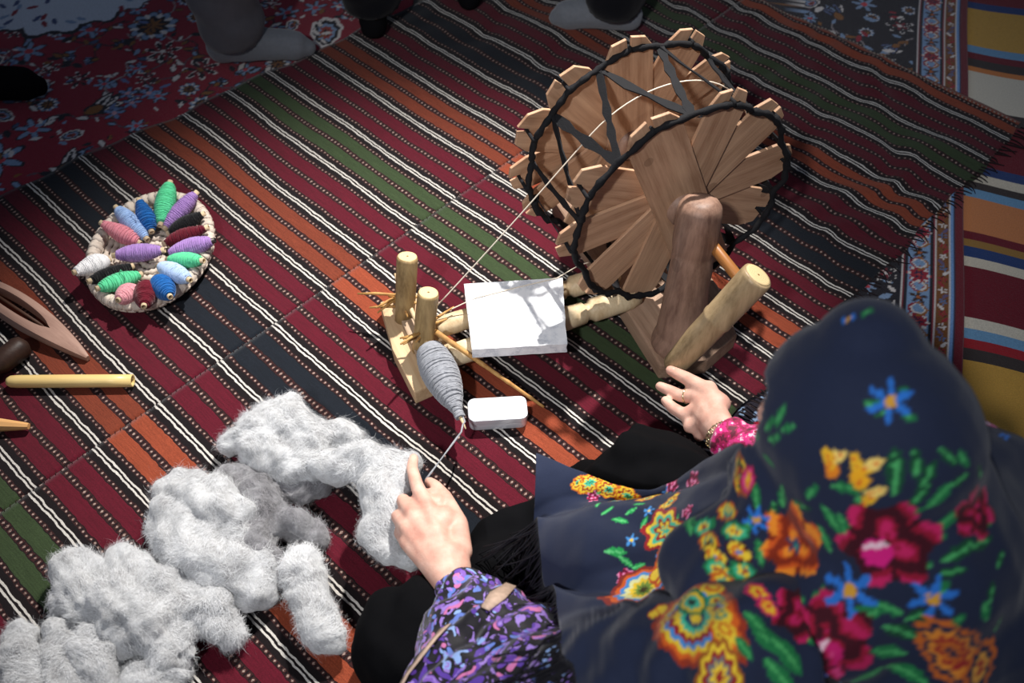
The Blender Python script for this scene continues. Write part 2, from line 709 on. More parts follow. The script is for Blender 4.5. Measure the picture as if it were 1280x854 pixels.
def flower_field(pa, x0, x1, y0, y1, n, dense=1.0, leafc=(LBL, WHT, GOLD), dk=NAVY):
    for i in range(int(n * .45)):
        pts = vine(pa, (random.uniform(x0, x1), random.uniform(y0, y1)), random.uniform(0, 6.28), 14, .014, random.choice([S(90, 70, 80), S(150, 140, 140), dk]), .0021, .5)
        for q in pts[2::3]:
            a = random.uniform(0, 6.28)
            pa.stamp(st_leaf, q + np.array([math.cos(a), math.sin(a)]) * .012, random.uniform(.009, .016), a, col=random.choice([LBL, S(70, 84, 120), GOLD, WHT, dk]), edge=dk, w=.42)
    done = []
    tries = 0
    while len(done) < n and tries < n * 30:
        tries += 1
        c = (random.uniform(x0, x1), random.uniform(y0, y1))
        R = random.choice([.024, .03, .04, .058]) * dense
        if any((c[0] - d[0]) ** 2 + (c[1] - d[1]) ** 2 < (R + d[2]) ** 2 * 1.25 for d in done):
            continue
        done.append((*c, R))
        a = random.uniform(0, 6.28)
        k = random.random()
        if k < .3:
            pa.stamp(st_daisy, c, R, a, petal=LBL, heart=S(190, 60, 70), edge=dk, n=6)
        elif k < .5:
            pa.stamp(st_daisy, c, R, a, petal=dk, heart=WHT, edge=WHT, n=7)
            pa.stamp(st_daisy, c, R * .6, a + .4, petal=S(120, 30, 44), heart=WHT, n=5)
        elif k < .68:
            pa.stamp(st_ring, c, R, a, col=dk, r0=0, r1=1.0, lobes=9, la=.12)
            pa.stamp(st_ring, c, R, a, col=LBL, r0=.66, r1=.92, lobes=9, la=.14)
            for j in range(9):
                b = j * 6.283 / 9
                pa.stamp(st_leaf, (c[0] + .75 * R * math.cos(b), c[1] + .75 * R * math.sin(b)), R * .22, b, col=WHT, w=.5)
            pa.stamp(st_daisy, c, R * .55, a, petal=GOLD, heart=S(60, 20, 26), edge=S(46, 22, 22), n=8)
        elif k < .86:
            for j in (-.55, -.2, .2, .55):
                pa.stamp(st_leaf, (c[0] + R * .4 * math.cos(a + j), c[1] + R * .4 * math.sin(a + j)), R * .75, a + j, col=random.choice([LBL, WHT, S(86, 100, 140)]), edge=dk, vein=dk, w=.26)
            pa.stamp(st_leaf, c, R * .4, a, col=GOLD, w=.6, edge=dk)
        else:
            pa.stamp(st_bands, c, R * 1.1, a, cols=[WHT, dk, LBL, S(150, 60, 50), dk], wav=.05, n=9)


random.seed(21)
flower_field(pa, -1.7, -.3, 1.55, 2.6, 190)
for i in range(520):
    a = random.uniform(0, 6.28)
    pa.stamp(st_leaf, (random.uniform(-1.72, -.3), random.uniform(1.55, 2.58)), random.uniform(.007, .016), a, col=random.choice([LBL, WHT, WHT, S(96, 116, 160), GOLD, NAVY]), edge=random.choice([None, NAVY]), w=.4)
# white cartouche at the far corner
for (dx, dy, R) in [(0, 0, .11), (.1, .02, .08), (-.12, -.01, .09), (.18, .05, .05)]:
    pa.stamp(st_ring, (-1.16 + dx, 2.24 + dy), R, 0, col=NAVY, r0=0, r1=1.07, lobes=7, la=.10)
for (dx, dy, R) in [(0, 0, .11), (.1, .02, .08), (-.12, -.01, .09), (.18, .05, .05)]:
    pa.stamp(st_ring, (-1.16 + dx, 2.24 + dy), R, 0, col=S(196, 204, 216), r0=0, r1=.95, lobes=7, la=.10)
for i in range(26):
    a = random.uniform(0, 6.28)
    pa.stamp(st_leaf, (-1.16 + random.uniform(-.18, .2), 2.24 + random.uniform(-.08, .1)), .016, a, col=random.choice([LBL, S(60, 76, 120), RED]), w=.4)
# blue blossoms in a row by the kilim hem
for q, R in [((141, 137), .024), ((185, 112), .024), ((163, 124), .022), ((158, 112), .022)]:
    p = at(*q)
    pa.stamp(st_daisy, (p.x, p.y), R, .3, petal=S(110, 136, 176), heart=S(200, 150, 160), edge=DKB, n=5)
Z = -.0098 + .0008 * snoise(pa.p, 8, 2, 2).reshape(X.shape)
RUGM = mat_attr('pile_rug', .95, .45, 300, .9, 600, .08, .25)
rug = grid_obj('floral_rug', X, Y, Z, RUGM, None, pa.c)
solid(rug, .008)
tag(rug, 'red pile rug with blue and white flowers, under the hem of the striped kilim', 'rug')

# ---- bordered navy pile rug on the other side
E0, ED = np.array([.797, 1.036]), np.array([.287, .958])
EW = np.array([.958, -.287])
w_ = np.concatenate([np.arange(-1.1, -.40, .05), np.arange(-.40, .0005, .0030)])
l_ = np.concatenate([np.arange(-1.3, -.30, .05), np.arange(-.30, 1.50, .0036)])
Wg, Lg = np.meshgrid(w_, l_)
pa = Paint(np.stack([Wg.ravel(), Lg.ravel()], -1), S(26, 22, 32))
random.seed(5)
flower_field(pa, -.40, -.13, -.28, 1.42, 95, .8, dk=S(26, 22, 32))
for i in range(150):
    a = random.uniform(0, 6.28)
    pa.stamp(st_leaf, (random.uniform(-.40, -.14), random.uniform(-.28, 1.42)), random.uniform(.008, .018), a, col=random.choice([S(150, 24, 44), WHT, LBL, S(150, 24, 44), GOLD]), w=.45)
w = pa.p[:, 0]
for lo, hi, col in [(-.128, -.120, NAVY), (-.120, -.116, WHT), (-.116, -.112, S(120, 22, 40)), (-.112, -.108, NAVY), (-.108, -.064, S(122, 152, 186)),
                    (-.064, -.060, NAVY), (-.060, -.056, S(140, 30, 46)), (-.056, -.053, WHT), (-.053, -.028, S(120, 72, 28)), (-.028, -.025, WHT), (-.025, -.021, S(110, 150, 200)), (-.021, -.018, DKB), (-.018, .001, S(104, 14, 32))]:
    pa.c[(w >= lo) & (w < hi)] = col
l = -.28
i = 0
while l < 1.45:
    if i % 2 == 0:
        pa.stamp(st_daisy, (-.086, l), .0165, .3, petal=S(52, 34, 26), heart=S(170, 90, 40), edge=S(80, 96, 130), n=5)
        for sg in (-1, 1):
            pa.stamp(st_leaf, (-.086 + sg * .012, l + .028), .012, 1.2 * sg, col=S(150, 30, 48), w=.4)
    else:
        pa.stamp(st_ring, (-.086, l), .021, 0, col=S(150, 26, 46), r0=0, r1=1, lobes=8, la=.14)
        for j in range(8):
            pa.stamp(st_ring, (-.086 + .0185 * math.cos(j * .785), l + .0185 * math.sin(j * .785)), .0036, 0, col=WHT, r0=0, r1=1)
        pa.stamp(st_daisy, (-.086, l), .012, 0, petal=S(40, 30, 60), heart=S(170, 60, 60), n=6)
    for sg in (-1, 1):
        pts = [(-.086 + sg * .017 * math.sin(t * 3.14), l + .014 + .034 * t) for t in np.linspace(0, 1, 7)]
        pa.line(pts, .0026, S(150, 96, 44) if sg > 0 else S(140, 26, 46))
        pa.line([(p[0] - sg * .004, p[1]) for p in pts[1:-1]], .0016, WHT)
    l += .062
    i += 1
l = -.28
i = 0
while l < 1.45:
    pa.stamp(st_daisy, (-.0405, l), .009, i, petal=[S(150, 30, 44), S(90, 110, 150), WHT][i % 3], heart=GOLD, edge=S(60, 34, 20), n=5)
    pa.stamp(st_leaf, (-.0405 + .004 * (-1) ** i, l + .016), .010, .9 * (-1) ** i, col=[WHT, S(96, 84, 120), S(150, 30, 44)][i % 3], w=.35)
    l += .031
    i += 1
l = pa.p[:, 1]
far = l > 1.33                                               # end border of the rug
pa.c[far & (w < -.06)] = S(110, 140, 176)
pa.c[far & (w < -.06) & (np.abs(l - 1.335) < .006)] = WHT
for i in range(14):
    pa.stamp(st_daisy, (-.07 - i * .04, 1.37), .016, .3, petal=S(60, 40, 40), heart=GOLD, edge=S(150, 30, 46), n=6)
X = E0[0] + Wg * EW[0] + Lg * ED[0] + .003 * np.sin(Lg * 9)
Y = E0[1] + Wg * EW[1] + Lg * ED[1]
Z = -.0098 + .0006 * snoise(pa.p, 8, 9, 2).reshape(X.shape)
rug = grid_obj('bordered_rug', X, Y, Z, RUGM, None, pa.c)
solid(rug, .008)
tag(rug, 'navy pile rug with a light blue and gold flowered border and red edge', 'rug')

# ---- broad-striped flat weave beyond its edge
STR = [(-400, S(110, 24, 34)), (0, S(36, 60, 110)), (8, S(190, 146, 64)), (55, S(104, 148, 182)), (64, S(104, 18, 34)), (72, S(56, 48, 46)), (82, S(196, 120, 62)), (88, S(204, 196, 178)), (134, S(56, 48, 46)), (148, S(104, 18, 34)), (205, S(36, 60, 110)), (216, S(204, 194, 174)), (227, S(56, 48, 46)), (236, S(104, 148, 182)),
       (247, S(196, 124, 76)), (291, S(104, 18, 34)), (301, S(150, 112, 54)), (310, S(36, 60, 110)), (323, S(204, 194, 174)), (335, S(104, 18, 34)), (399, S(204, 196, 178)), (413, S(104, 148, 182)), (426, S(150, 28, 38)), (438, S(56, 48, 46)), (453, S(190, 146, 64)),
       (540, S(104, 18, 34)), (553, S(36, 60, 110)), (566, S(206, 196, 176)), (584, S(196, 120, 62)), (640, S(150, 44, 40)), (690, S(60, 40, 40)), (724, S(204, 194, 176)), (744, S(112, 22, 34)), (764, S(36, 60, 110)), (786, S(112, 22, 34)), (900, S(190, 146, 64)), (1000, S(104, 18, 34))]
ls = []
for y_, c_ in STR:
    p = at(1245, y_)
    ls.append(float((np.array([p.x, p.y]) - E0) @ ED))
wv = np.linspace(-.001, 1.15, 60)
allrows = []
bounds = [-1.5] + ls[::-1][:-1] + [2.4]
colseq = [c for _, c in STR][::-1]
for i in range(len(colseq)):
    a_, b_ = bounds[i], bounds[i + 1]
    n_ = max(1, int((b_ - a_) / .03))
    for k in range(n_):
        allrows.append((a_ + (b_ - a_) * k / n_, a_ + (b_ - a_) * (k + 1) / n_, colseq[i]))
lv = [r_[0] for r_ in allrows] + [allrows[-1][1]]
Wg, Lg = np.meshgrid(wv, np.array(lv))
Lw = Lg - .02 * Wg + .004 * np.sin(Wg * 22 + Lg * 3)
X = E0[0] + Wg * EW[0] + Lw * ED[0] + .003 * np.sin(Lg * 9)
Y = E0[1] + Wg * EW[1] + Lw * ED[1]
o = grid_obj('striped_rug', X, Y, -.0125 + .0006 * np.sin(X * 14 + Y * 9), mat_attr('flatweave', .95, .35, 420, .8, 500, .08, .2))
ca = o.data.color_attributes.new('print', 'FLOAT_COLOR', 'CORNER')
fc = np.repeat(np.array([r_[2] for r_ in allrows]), len(wv) - 1, axis=0)
c4 = np.ones((len(fc) * 4, 4), np.float32)
c4[:, :3] = np.repeat(fc, 4, axis=0)
ca.data.foreach_set('color', c4.ravel())
solid(o, .005)
tag(o, 'flat-woven rug with broad gold, maroon, cream and blue cross stripes', 'rug')
# ------------------------------------------------------------------ spinning wheel (local X across the axle, local Y along it)
AZ = math.radians(24)
WX, WY = V(math.cos(AZ), math.sin(AZ), 0), V(-math.sin(AZ), math.cos(AZ), 0)
R0, N0 = .764, .93
WORG = WX * R0 + WY * N0
wheel = empty('spinning_wheel', WORG, 'wooden spinning wheel of crossed planks laced with black cloth strips', 'spinning wheel', rotz=AZ)


def W(r, n, z):
    """(across, along, height) measured in the hall -> wheel-local"""
    return V(r - R0, n - N0, z)


M_PLANK = mat_wood('plank_wood', S(146, 108, 82), S(204, 166, 134), 1.0, .6, 0, .4, .2)
M_POST = mat_wood('turned_wood', S(100, 74, 62), S(168, 134, 114), .8, .5, 2, .3)
M_BASE = mat_wood('base_wood', S(120, 92, 74), S(176, 146, 122), .8, .65, 1, .3)
M_PALE = mat_wood('pale_wood', S(170, 142, 104), S(220, 202, 168), .8, .5, 2, .25)
M_HAND = mat_wood('handle_wood', S(116, 96, 68), S(180, 156, 120), .8, .42, 2, .3)
M_BLACK = mat_plain('black_cloth', S(20, 20, 23), .85, .4, 60, .6, 400)

AXZ = .257
# base board
me = bevel_prism([(-.092, -.062), (-.01, -.085), (.07, -.055), (.10, .06), (.10, .40), (-.083, .40), (-.086, .10)], -.004, .036, .004)
rough_mesh(me, .002, 30)
make_me('base_plank', me, M_BASE, wheel)
# posts
for (bn, tn, br, tr, top) in [(.902, .945, .728, .750, .335), (1.285, 1.285, .764, .764, .31)]:
    p0, p1 = W(br, bn, .03), W(tr, tn, top)
    L = (p1 - p0).length
    mb = MB()
    mb.lathe([(.050, -.005), (.049, .012), (.045, .03), (.0435, .034), (.0437, .036), (.042, .05), (.039, .10), (.037, .14), (.036, .17), (.0345, L - .105),
              (.0335, L - .100), (.0352, L - .094), (.0368, L - .08), (.0370, L - .05), (.0362, L - .03), (.034, L - .014), (.028, L - .005), (.018, L), (.006, L)], 36, frame_z(V(0, 0, 0), p1 - p0))
    me_o = mb.build('post', M_POST, wheel, True, p0)
    rough_mesh(me_o.data, .0022, 26, bn)
# axle and crank
ya, yb = .815, 1.32
mb = MB()
mb.lathe([(.004, 0), (.0095, .004), (.0095, .10), (.012, .13), (.012, .47), (.0095, .5), (.004, .505)], 18, frame_z(V(0, 0, 0), V(0, 1, 0)))
mb.build('axle', mat_wood('axle_wood', S(120, 72, 34), S(176, 118, 62), .8, .4, 1), wheel, True, W(R0, ya, AXZ))


def onplane(x, y, n):
    d = ray(x, y)
    nn = WY
    return _C + d * ((n - _C.dot(nn)) / d.dot(nn))


Wm = wheel.matrix_basis.copy()
Wi = (Matrix.Translation(WORG) @ Matrix.Rotation(AZ, 4, 'Z')).inverted()
h1, h0 = Wi @ onplane(948, 344, .800), Wi @ onplane(840, 459, .822)
HANDLE_LOW = onplane(840, 459, .822)
L = (h1 - h0).length
mb = MB()
prof = [(.004, 0), (.0165, .001), (.0195, .006), (.021, .02), (.0235, L * .35), (.0245, L * .52), (.0262, L * .535), (.0262, L * .56), (.0250, L * .575), (.0262, L * .8), (.0268, L - .008), (.0262, L - .002), (.023, L), (.012, L + .0006), (.003, L + .0006)]
mb.lathe(prof, 30, frame_z(V(0, 0, 0), h1 - h0))
o = mb.build('crank_handle', M_HAND, wheel, True, h0)
rough_mesh(o.data, .0016, 24)


# planks of the two discs
def plank_mesh(wd, L, seed):
    r = random.Random(seed)
    h = wd / 2
    out = []

    def end(s):
        j = lambda a: r.uniform(-a, a)
        return [(s * (L - .034 + j(.004)), -h), (s * (L - .006 + j(.003)), -h * .70), (s * (L + j(.003)), -.0045), (s * (L - .022), -.0030),
                (s * (L - .022), .0030), (s * (L + j(.003)), .0045), (s * (L - .006 + j(.003)), h * .70), (s * (L - .034 + j(.004)), h)]
    a = end(1)
    b = end(-1)[::-1]
    out = a + b
    return bevel_prism(out, -.003, .003, .0006, 1)


discs = [(1.012, [(113, .098), (73, .074), (42, .078), (5, .076), (-27, .084)], M_PLANK, -1), (1.193, [(97, .088), (63, .080), (130, .092), (29, .07), (159, .086), (8, .072)], M_PLANK, 1)]
for nn, boards, m, sgn in discs:
    for k, (a, wd) in enumerate(boards):
        me = plank_mesh(wd, .226, k * 7 + int(nn * 100))
        o = make_me('plank', me, m, wheel, W(R0, nn + k * .0064, AXZ))
        ar = math.radians(a)
        x, y = V(math.cos(ar), 0, math.sin(ar)), V(-math.sin(ar), 0, math.cos(ar))
        o.rotation_euler = Matrix((x, y, x.cross(y))).transposed().to_euler()
    # hub block joining the planks
    mb = MB()
    mb.lathe([(.02, -.012), (.030, -.010), (.030, .048), (.02, .05)], 24, frame_z(V(0, 0, 0), V(0, 1, 0)))
    mb.build('hub', M_POST, wheel, True, W(R0, nn - .004, AXZ))


def strip(mb, pts, wd, th, nrm):
    """flat cloth strip along pts, width along nrm"""
    pts = [Vector(p) for p in pts]
    n = len(pts)
    vs = []
    for i, p in enumerate(pts):
        t = (pts[min(i + 1, n - 1)] - pts[max(i - 1, 0)]).normalized()
        a = (nrm - t * nrm.dot(t)).normalized()
        b = t.cross(a)
        w_ = wd * (1 + .35 * math.sin(i * 2.1 + p.x * 90))
        for sx, sy in ((-1, -1), (1, -1), (1, 1), (-1, 1)):
            vs.append(p + a * sx * w_ / 2 + b * sy * th / 2)
    fs = [(i * 4 + k, i * 4 + (k + 1) % 4, i * 4 + 4 + (k + 1) % 4, i * 4 + 4 + k) for i in range(n - 1) for k in range(4)]
    fs += [(3, 2, 1, 0), tuple((n - 1) * 4 + k for k in range(4))]
    mb.add(vs, fs)


RIM = .2035
gaps = {}
for di, (nn, boards, m, sgn) in enumerate(discs):
    ends = sorted([a % 360 for a, _ in boards] + [(a + 180) % 360 for a, _ in boards])
    yb_ = nn - .0055
    pts = []
    gp = []
    for i, a in enumerate(ends):
        b = ends[(i + 1) % len(ends)] + (360 if i + 1 == len(ends) else 0)
        for aa, rr, dy in ((a - 8, RIM, 0), (a, RIM + .001, .002), (a + 8, RIM, 0)):
            q = math.radians(aa)
            pts.append(W(R0 + rr * math.cos(q), yb_ + dy + random.uniform(-.001, .001), AXZ + rr * math.sin(q)))
        q = math.radians((a + b) / 2)
        g = W(R0 + (RIM - .008) * math.cos(q), yb_ + .006, AXZ + (RIM - .008) * math.sin(q))
        pts.append(g)
        gp.append(((a + b) / 2 % 360, g))
    dense = []
    for i in range(len(pts)):
        a, b = pts[i], pts[(i + 1) % len(pts)]
        for k in range(4):
            dense.append(a.lerp(b, k / 4) + V(random.uniform(-1, 1), random.uniform(-1, 1), random.uniform(-1, 1)) * .0009)
    mb = MB()
    rad = [.0056 + .0011 * math.sin(i * 1.7) + random.uniform(-.0006, .0006) for i in range(len(dense))]
    mb.tube(dense, rad, 7, closed=True)
    mb.build('rim_band', M_BLACK, wheel)
    gaps[di] = gp
    # wraps where the band drops into each plank's slit
    for a in ends:
        q = math.radians(a)
        ty = [k for k, (ba, _) in enumerate(boards) if (ba - a) % 180 < 1 or (ba - a) % 180 > 179][0] * .0064
        mb = MB()
        rr = RIM + .004
        c = W(R0 + rr * math.cos(q), nn, AXZ + rr * math.sin(q))
        rd = V(math.cos(q), 0, math.sin(q))
        mb.tube([c + V(0, -.007, 0) - rd * .004, c + V(0, -.004, 0) + rd * .002, c + V(0, ty + .003, 0) + rd * .001, c + V(0, ty + .006, 0) - rd * .006], [.0042, .0038, .0032, .0024], 6)
        mb.build('band_wrap', M_BLACK, wheel)
# zig-zag lacing between the discs
fr, re = gaps[0], gaps[1]
for i, (ga, gp) in enumerate(fr):
    order = sorted(re, key=lambda t: abs((t[0] - ga + 180) % 360 - 180))
    for k in range(2):
        b = order[k][1]
        pts = [gp.lerp(b, t / 9) + V(0, 0, -.004 * math.sin(math.pi * t / 9)) + V(random.uniform(-1, 1), 0, random.uniform(-1, 1)) * .0007 for t in range(10)]
        mb = MB()
        rd = (gp - W(R0, 1.1, AXZ))
        rd.y = 0
        strip(mb, pts, random.uniform(.009, .0150), .0022, rd.cross(V(0, 1, 0)).normalized())
        mb.build('lacing_strip', M_BLACK, wheel, False)

# rails to the spindle stand
for (na, nb, ra, rb, z0, rd) in [(1.098, 1.086, .338, .70, .048, .0195), (1.030, 1.022, .338, .71, .046, .021)]:
    p0, p1 = W(ra, na, z0), W(rb, nb, z0)
    L = (p1 - p0).length
    pf = [(.004, 0), (rd * .95, .001), (rd, .004)]
    for k in range(1, 10):
        pf.append((rd * (1 + .05 * math.sin(k * 2.3)), L * k / 10))
    # turned step where the rail meets the wheel base
    pf = [q for q in pf if q[1] < L - .12] + [(rd, L - .112), (rd * .78, L - .108), (rd * .78, L - .100), (rd * 1.06, L - .094), (rd * 1.06, L - .02), (rd * .8, L)]
    mb = MB()
    mb.lathe(pf, 20, frame_z(V(0, 0, 0), p1 - p0))
    o = mb.build('rail', M_PALE if na > 1.2 else M_HAND, wheel, True, p0)
    o.data.materials[0] = M_PALE
    rough_mesh(o.data, .0016, 22, na)
N = Nodes('end_grain')
co = N.coords('Object')
ln_ = N.n('ShaderNodeVectorMath', operation='LENGTH'); N.link(co, ln_.inputs[0])
rg = N.math('SINE', N.math('MULTIPLY', N.math('ADD', ln_.outputs['Value'], N.math('MULTIPLY', N.noise(co, 90, 3), .004)), 2600.0))
cg = N.mix(N.math('MULTIPLY', N.math('ADD', rg, 1.0), .5), S(196, 166, 116), S(222, 200, 156))
cg = N.mix(N.math('LESS_THAN', ln_.outputs['Value'], .0022), cg, S(110, 78, 44))
M_END = N.fin(cg, .7, .2)


def end_grain(top, axis, r):
    MB().lathe([(r, -.001), (r, .0006), (r * .8, .0009), (.0005, .0009)], 24, frame_z(V(0, 0, 0), axis)).build('end_grain', M_END, wheel, True, top)


end_grain(h1, h1 - h0, .0225)
# spindle stand block
me = bevel_prism([(.258, .992), (.345, 1.002), (.356, 1.10), (.352, 1.205), (.272, 1.215), (.256, 1.10)], -.004, .030, .003)
for v in me.vertices:
    v.co = W(v.co.x, v.co.y, v.co.z)
rough_mesh(me, .0018, 30, 3)
make_me('stand_block', me, mat_wood('stand_wood', S(170, 134, 98), S(216, 188, 150), .8, .6, 1), wheel)
me = bevel_prism([(.288, 1.062), (.308, 1.060), (.325, 1.19), (.292, 1.20)], .028, .042, .003)
for v in me.vertices:
    v.co = W(v.co.x, v.co.y, v.co.z)
rough_mesh(me, .0015, 30, 5)
make_me('stand_ridge', me, mat_wood('stand_wood_grey', S(120, 100, 84), S(186, 160, 132), .8, .6, 1), wheel)
for (b, t) in [((.300, 1.158, .028), (.327, 1.186, .155)), ((.304, 1.078, .028), (.331, 1.094, .152))]:
    p0, p1 = W(*b), W(*t)
    L = (p1 - p0).length
    mb = MB()
    mb.lathe([(.0185, 0), (.0182, L * .3), (.0185, L * .6), (.0188, L - .006), (.0180, L - .0015), (.016, L), (.008, L + .0002), (.002, L - .0008)], 26, frame_z(V(0, 0, 0), p1 - p0))
    o = mb.build('stand_post', mat_wood('stand_post_wood', S(112, 88, 56), S(192, 164, 116), .8, .5, 2, .35), wheel, True, p0)
    rough_mesh(o.data, .0013, 28, b[1])
    end_grain(p1, p1 - p0, .0168)
# spindle rod
SP_R, SP_Z = .3035, .060
mb = MB()
mb.lathe([(.001, 0), (.0022, .012), (.0038, .03), (.0042, .15), (.0042, .36), (.002, .375)], 12, frame_z(V(0, 0, 0), V(.03, 1, 0)))
mb.build('spindle', M_PALE, wheel, True, W(SP_R, .868, SP_Z))
# twig bearings tied to the posts
M_STRAW = mat_wood('straw', S(150, 100, 50), S(206, 164, 100), 1, .6, 2)
tw = random.Random(4)
for (c, n) in [((.296, 1.178, .062), 7), ((.318, 1.083, .064), 8)]:
    for k in range(n):
        a = tw.uniform(-2.9, -.2) if k % 2 else tw.uniform(2.4, 3.6)
        el = tw.uniform(-.15, .45)
        if c[0] > .31:
            a = [3.2, 3.5, 2.9, -.1, .1, .25, -2.6, 3.9][k]
        d = V(math.cos(a), math.sin(a), el).normalized()
        p = W(*c) + V(tw.uniform(-.008, .008), tw.uniform(-.01, .01), tw.uniform(-.012, .012))
        ln = tw.uniform(.040, .072)
        mb = MB()
        mb.tube([p - d * .012, p + d * ln * .5 + V(0, 0, .002), p + d * ln], [.0026, .0030, .0016], 6)
        mb.build('bearing_twig', M_STRAW, wheel)
# driving cord: spindle - over the lacing - back under
CY = 1.104
ctr = V(R0, CY, AXZ)
dr = .186
pts = []
s0 = V(SP_R + .007, CY, SP_Z + .004)
sd = V(R0 - s0.x, 0, AXZ - s0.z)
base = math.atan2(sd.z, sd.x)
off_ = math.acos(dr / sd.length)
a_up = base + math.pi - off_
a_dn = base + math.pi + off_
for t in np.linspace(0, 1, 14):
    e = V(R0 + dr * math.cos(a_up), CY, AXZ + dr * math.sin(a_up))
    pts.append(W(*(s0.lerp(e, t) - V(0, 0, .004 * math.sin(math.pi * t)))))
na = 40
for k in range(1, na):
    a = a_up - (2 * math.pi - (a_dn - a_up)) * k / na
    pts.append(W(R0 + dr * math.cos(a), CY, AXZ + dr * math.sin(a)))
for q in [(.62, CY - .012, .098), (.572, CY - .02, .0925), (.50, CY - .012, .0925), (.42, CY - .004, .0925), (SP_R + .004, CY, SP_Z + .006)]:
    pts.append(W(*q))
mb = MB()
mb.tube(pts, .0011, 6)
mb.build('drive_cord', mat_plain('cord_cotton', S(226, 214, 196), .9, .1), wheel)


# ---- yarn wound on the spindle
def wound(mb, p0, p1, rfun, turns, thr, rnd, passes=2, per=14):
    fr_ = frame_z(p0, p1)
    L_ = (Vector(p1) - Vector(p0)).length
    for ps in range(passes):
        pts_ = []
        n_ = int(turns * per)
        ph = rnd.uniform(0, 6.28)
        for i in range(n_ + 1):
            t = i / n_
            tt = t if ps % 2 == 0 else 1 - t
            tt = min(1, max(0, tt + .018 * math.sin(i * .37 + ph)))
            a = 2 * math.pi * i / per + ph
            r_ = rfun(tt) + thr * (.35 + .5 * rnd.random()) * (1 if ps else .8)
            pts_.append(fr_ @ V(r_ * math.cos(a), r_ * math.sin(a), tt * L_))
        mb.tube(pts_, thr, 4)


M_GREY_YARN = mat_plain('grey_wool_yarn', S(140, 142, 148), .95, .5, 160, .6, 900, .1, 0, .3)
cop_a, cop_b = W(SP_R + .0055, 1.05, SP_Z), W(SP_R + .0005, .893, SP_Z)
cop = empty('yarn_cop', WORG + Matrix.Rotation(AZ, 3, 'Z') @ W(SP_R, .96, 0.0), 'spindle-shaped cop of grey handspun wool yarn wound on the spindle', 'yarn', rotz=AZ)
shift = W(SP_R, .96, 0)
rf = lambda t: .0065 + .0235 * max(0, math.sin(math.pi * min(1, (t * .92 + .16)) ** .9)) ** .9 * (1 if t < .75 else max(.12, 1 - (t - .75) * 2.3))
mb = MB()
Lc = (cop_b - cop_a).length
mb.lathe([(rf(t), t * Lc) for t in np.linspace(0, 1, 22)], 24, frame_z(cop_a - shift, cop_b - shift))
wound(mb, cop_a - shift, cop_b - shift, rf, 30, .0017, random.Random(3), 4)
mb.build('yarn_winding', M_GREY_YARN, cop)
# yarn running from the spindle tip to the hand
tip = W(SP_R, .872, SP_Z) - shift
Ci = (Matrix.Translation(cop.location) @ Matrix.Rotation(AZ, 4, 'Z')).inverted()
hand_pt = Ci @ at(532, 600, .116)
mb = MB()
pts = [cop_b - shift + V(.004, 0, .002), tip + V(.004, .01, 0), tip + V(-.002, .004, .003)]
for t in np.linspace(.1, 1, 9):
    pts.append(tip.lerp(hand_pt, t))
mb.tube(pts, [.0016] * 3 + [.0015 + .0004 * math.sin(k) for k in range(9)], 6)
mb.build('yarn_strand', M_GREY_YARN, cop)

# ------------------------------------------------------------------ slab, tin, cane
N = Nodes('white_marble')
co = N.coords('Object')
vein = N.math('ABSOLUTE', N.math('SUBTRACT', N.noise(co, 14, 7, .7), .5))
N.bump(N.noise(co, 120, 3), .15, .001)
M_MARBLE = N.fin(N.ramp(vein, [(0, S(206, 208, 214)), (.03, S(228, 229, 232)), (.1, S(242, 242, 243))]), .35, .4)
zt = .0905
cs = [at(580, 355, zt), at(703, 347, zt), at(709, 430, zt), at(590, 437, zt)]
cc = sum(cs, V(0, 0, 0)) / 4
cc.z = 0
bm = bmesh.new()
lo = [bm.verts.new((p.x - cc.x, p.y - cc.y, .0675)) for p in cs]
hi = [bm.verts.new((p.x - cc.x, p.y - cc.y, zt)) for p in cs]
bm.faces.new(hi[::-1]); bm.faces.new(lo)
for k in range(4):
    bm.faces.new((lo[k], hi[k], hi[(k + 1) % 4], lo[(k + 1) % 4]))
bmesh.ops.recalc_face_normals(bm, faces=bm.faces[:])
bmesh.ops.subdivide_edges(bm, edges=bm.edges[:], cuts=10, use_grid_fill=True)
for v in bm.verts:
    if v.co.x > .05 and abs(v.co.y) < .09:
        v.co.x += .0022 * mnoise.noise(v.co * 90)
    v.co += mnoise.noise_vector(v.co * 60) * .0008
bmesh.ops.recalc_face_normals(bm, faces=bm.faces[:])
me = bpy.data.meshes.new('slab'); bm.to_mesh(me); bm.free()
slab = make_me('marble_block', me, M_MARBLE, None, cc)
tag(slab, 'flat rectangular white marble block lying across the rails of the spinning wheel', 'stone block')

# rounded metal tin
c0, c1 = at(588, 509, .03), at(656, 505, .03)
cen = (at(585, 495, .032) + at(655, 489, .032) + at(657, 522, .032) + at(590, 527, .032)) / 4
ang = math.atan2(c1.y - c0.y, c1.x - c0.x)
Lx, Ly, rc = .050, .0235, .012
outl = []
for sx, sy, a0 in ((1, 1, 0), (-1, 1, 90), (-1, -1, 180), (1, -1, 270)):
    for k in range(6):
        a = math.radians(a0 + 18 * k)
        outl.append((sx * (Lx - rc) + rc * math.cos(a), sy * (Ly - rc) + rc * math.sin(a)))
tin = empty('metal_tin', (cen.x, cen.y, 0), 'small rounded silver-white tin beside the spindle', 'tin', rotz=ang)
M_TIN = mat_plain('tin_metal', S(214, 216, 222), .28, .05, 20, .05, 200, .5, .35)
make_me('tin_base', bevel_prism(outl, -.003, .013, .004, 3), M_TIN, tin).data.shade_smooth()
make_me('tin_lid', bevel_prism([(x * 1.02, y * 1.03) for x, y in outl], .012, .026, .006, 4), M_TIN, tin).data.shade_smooth()

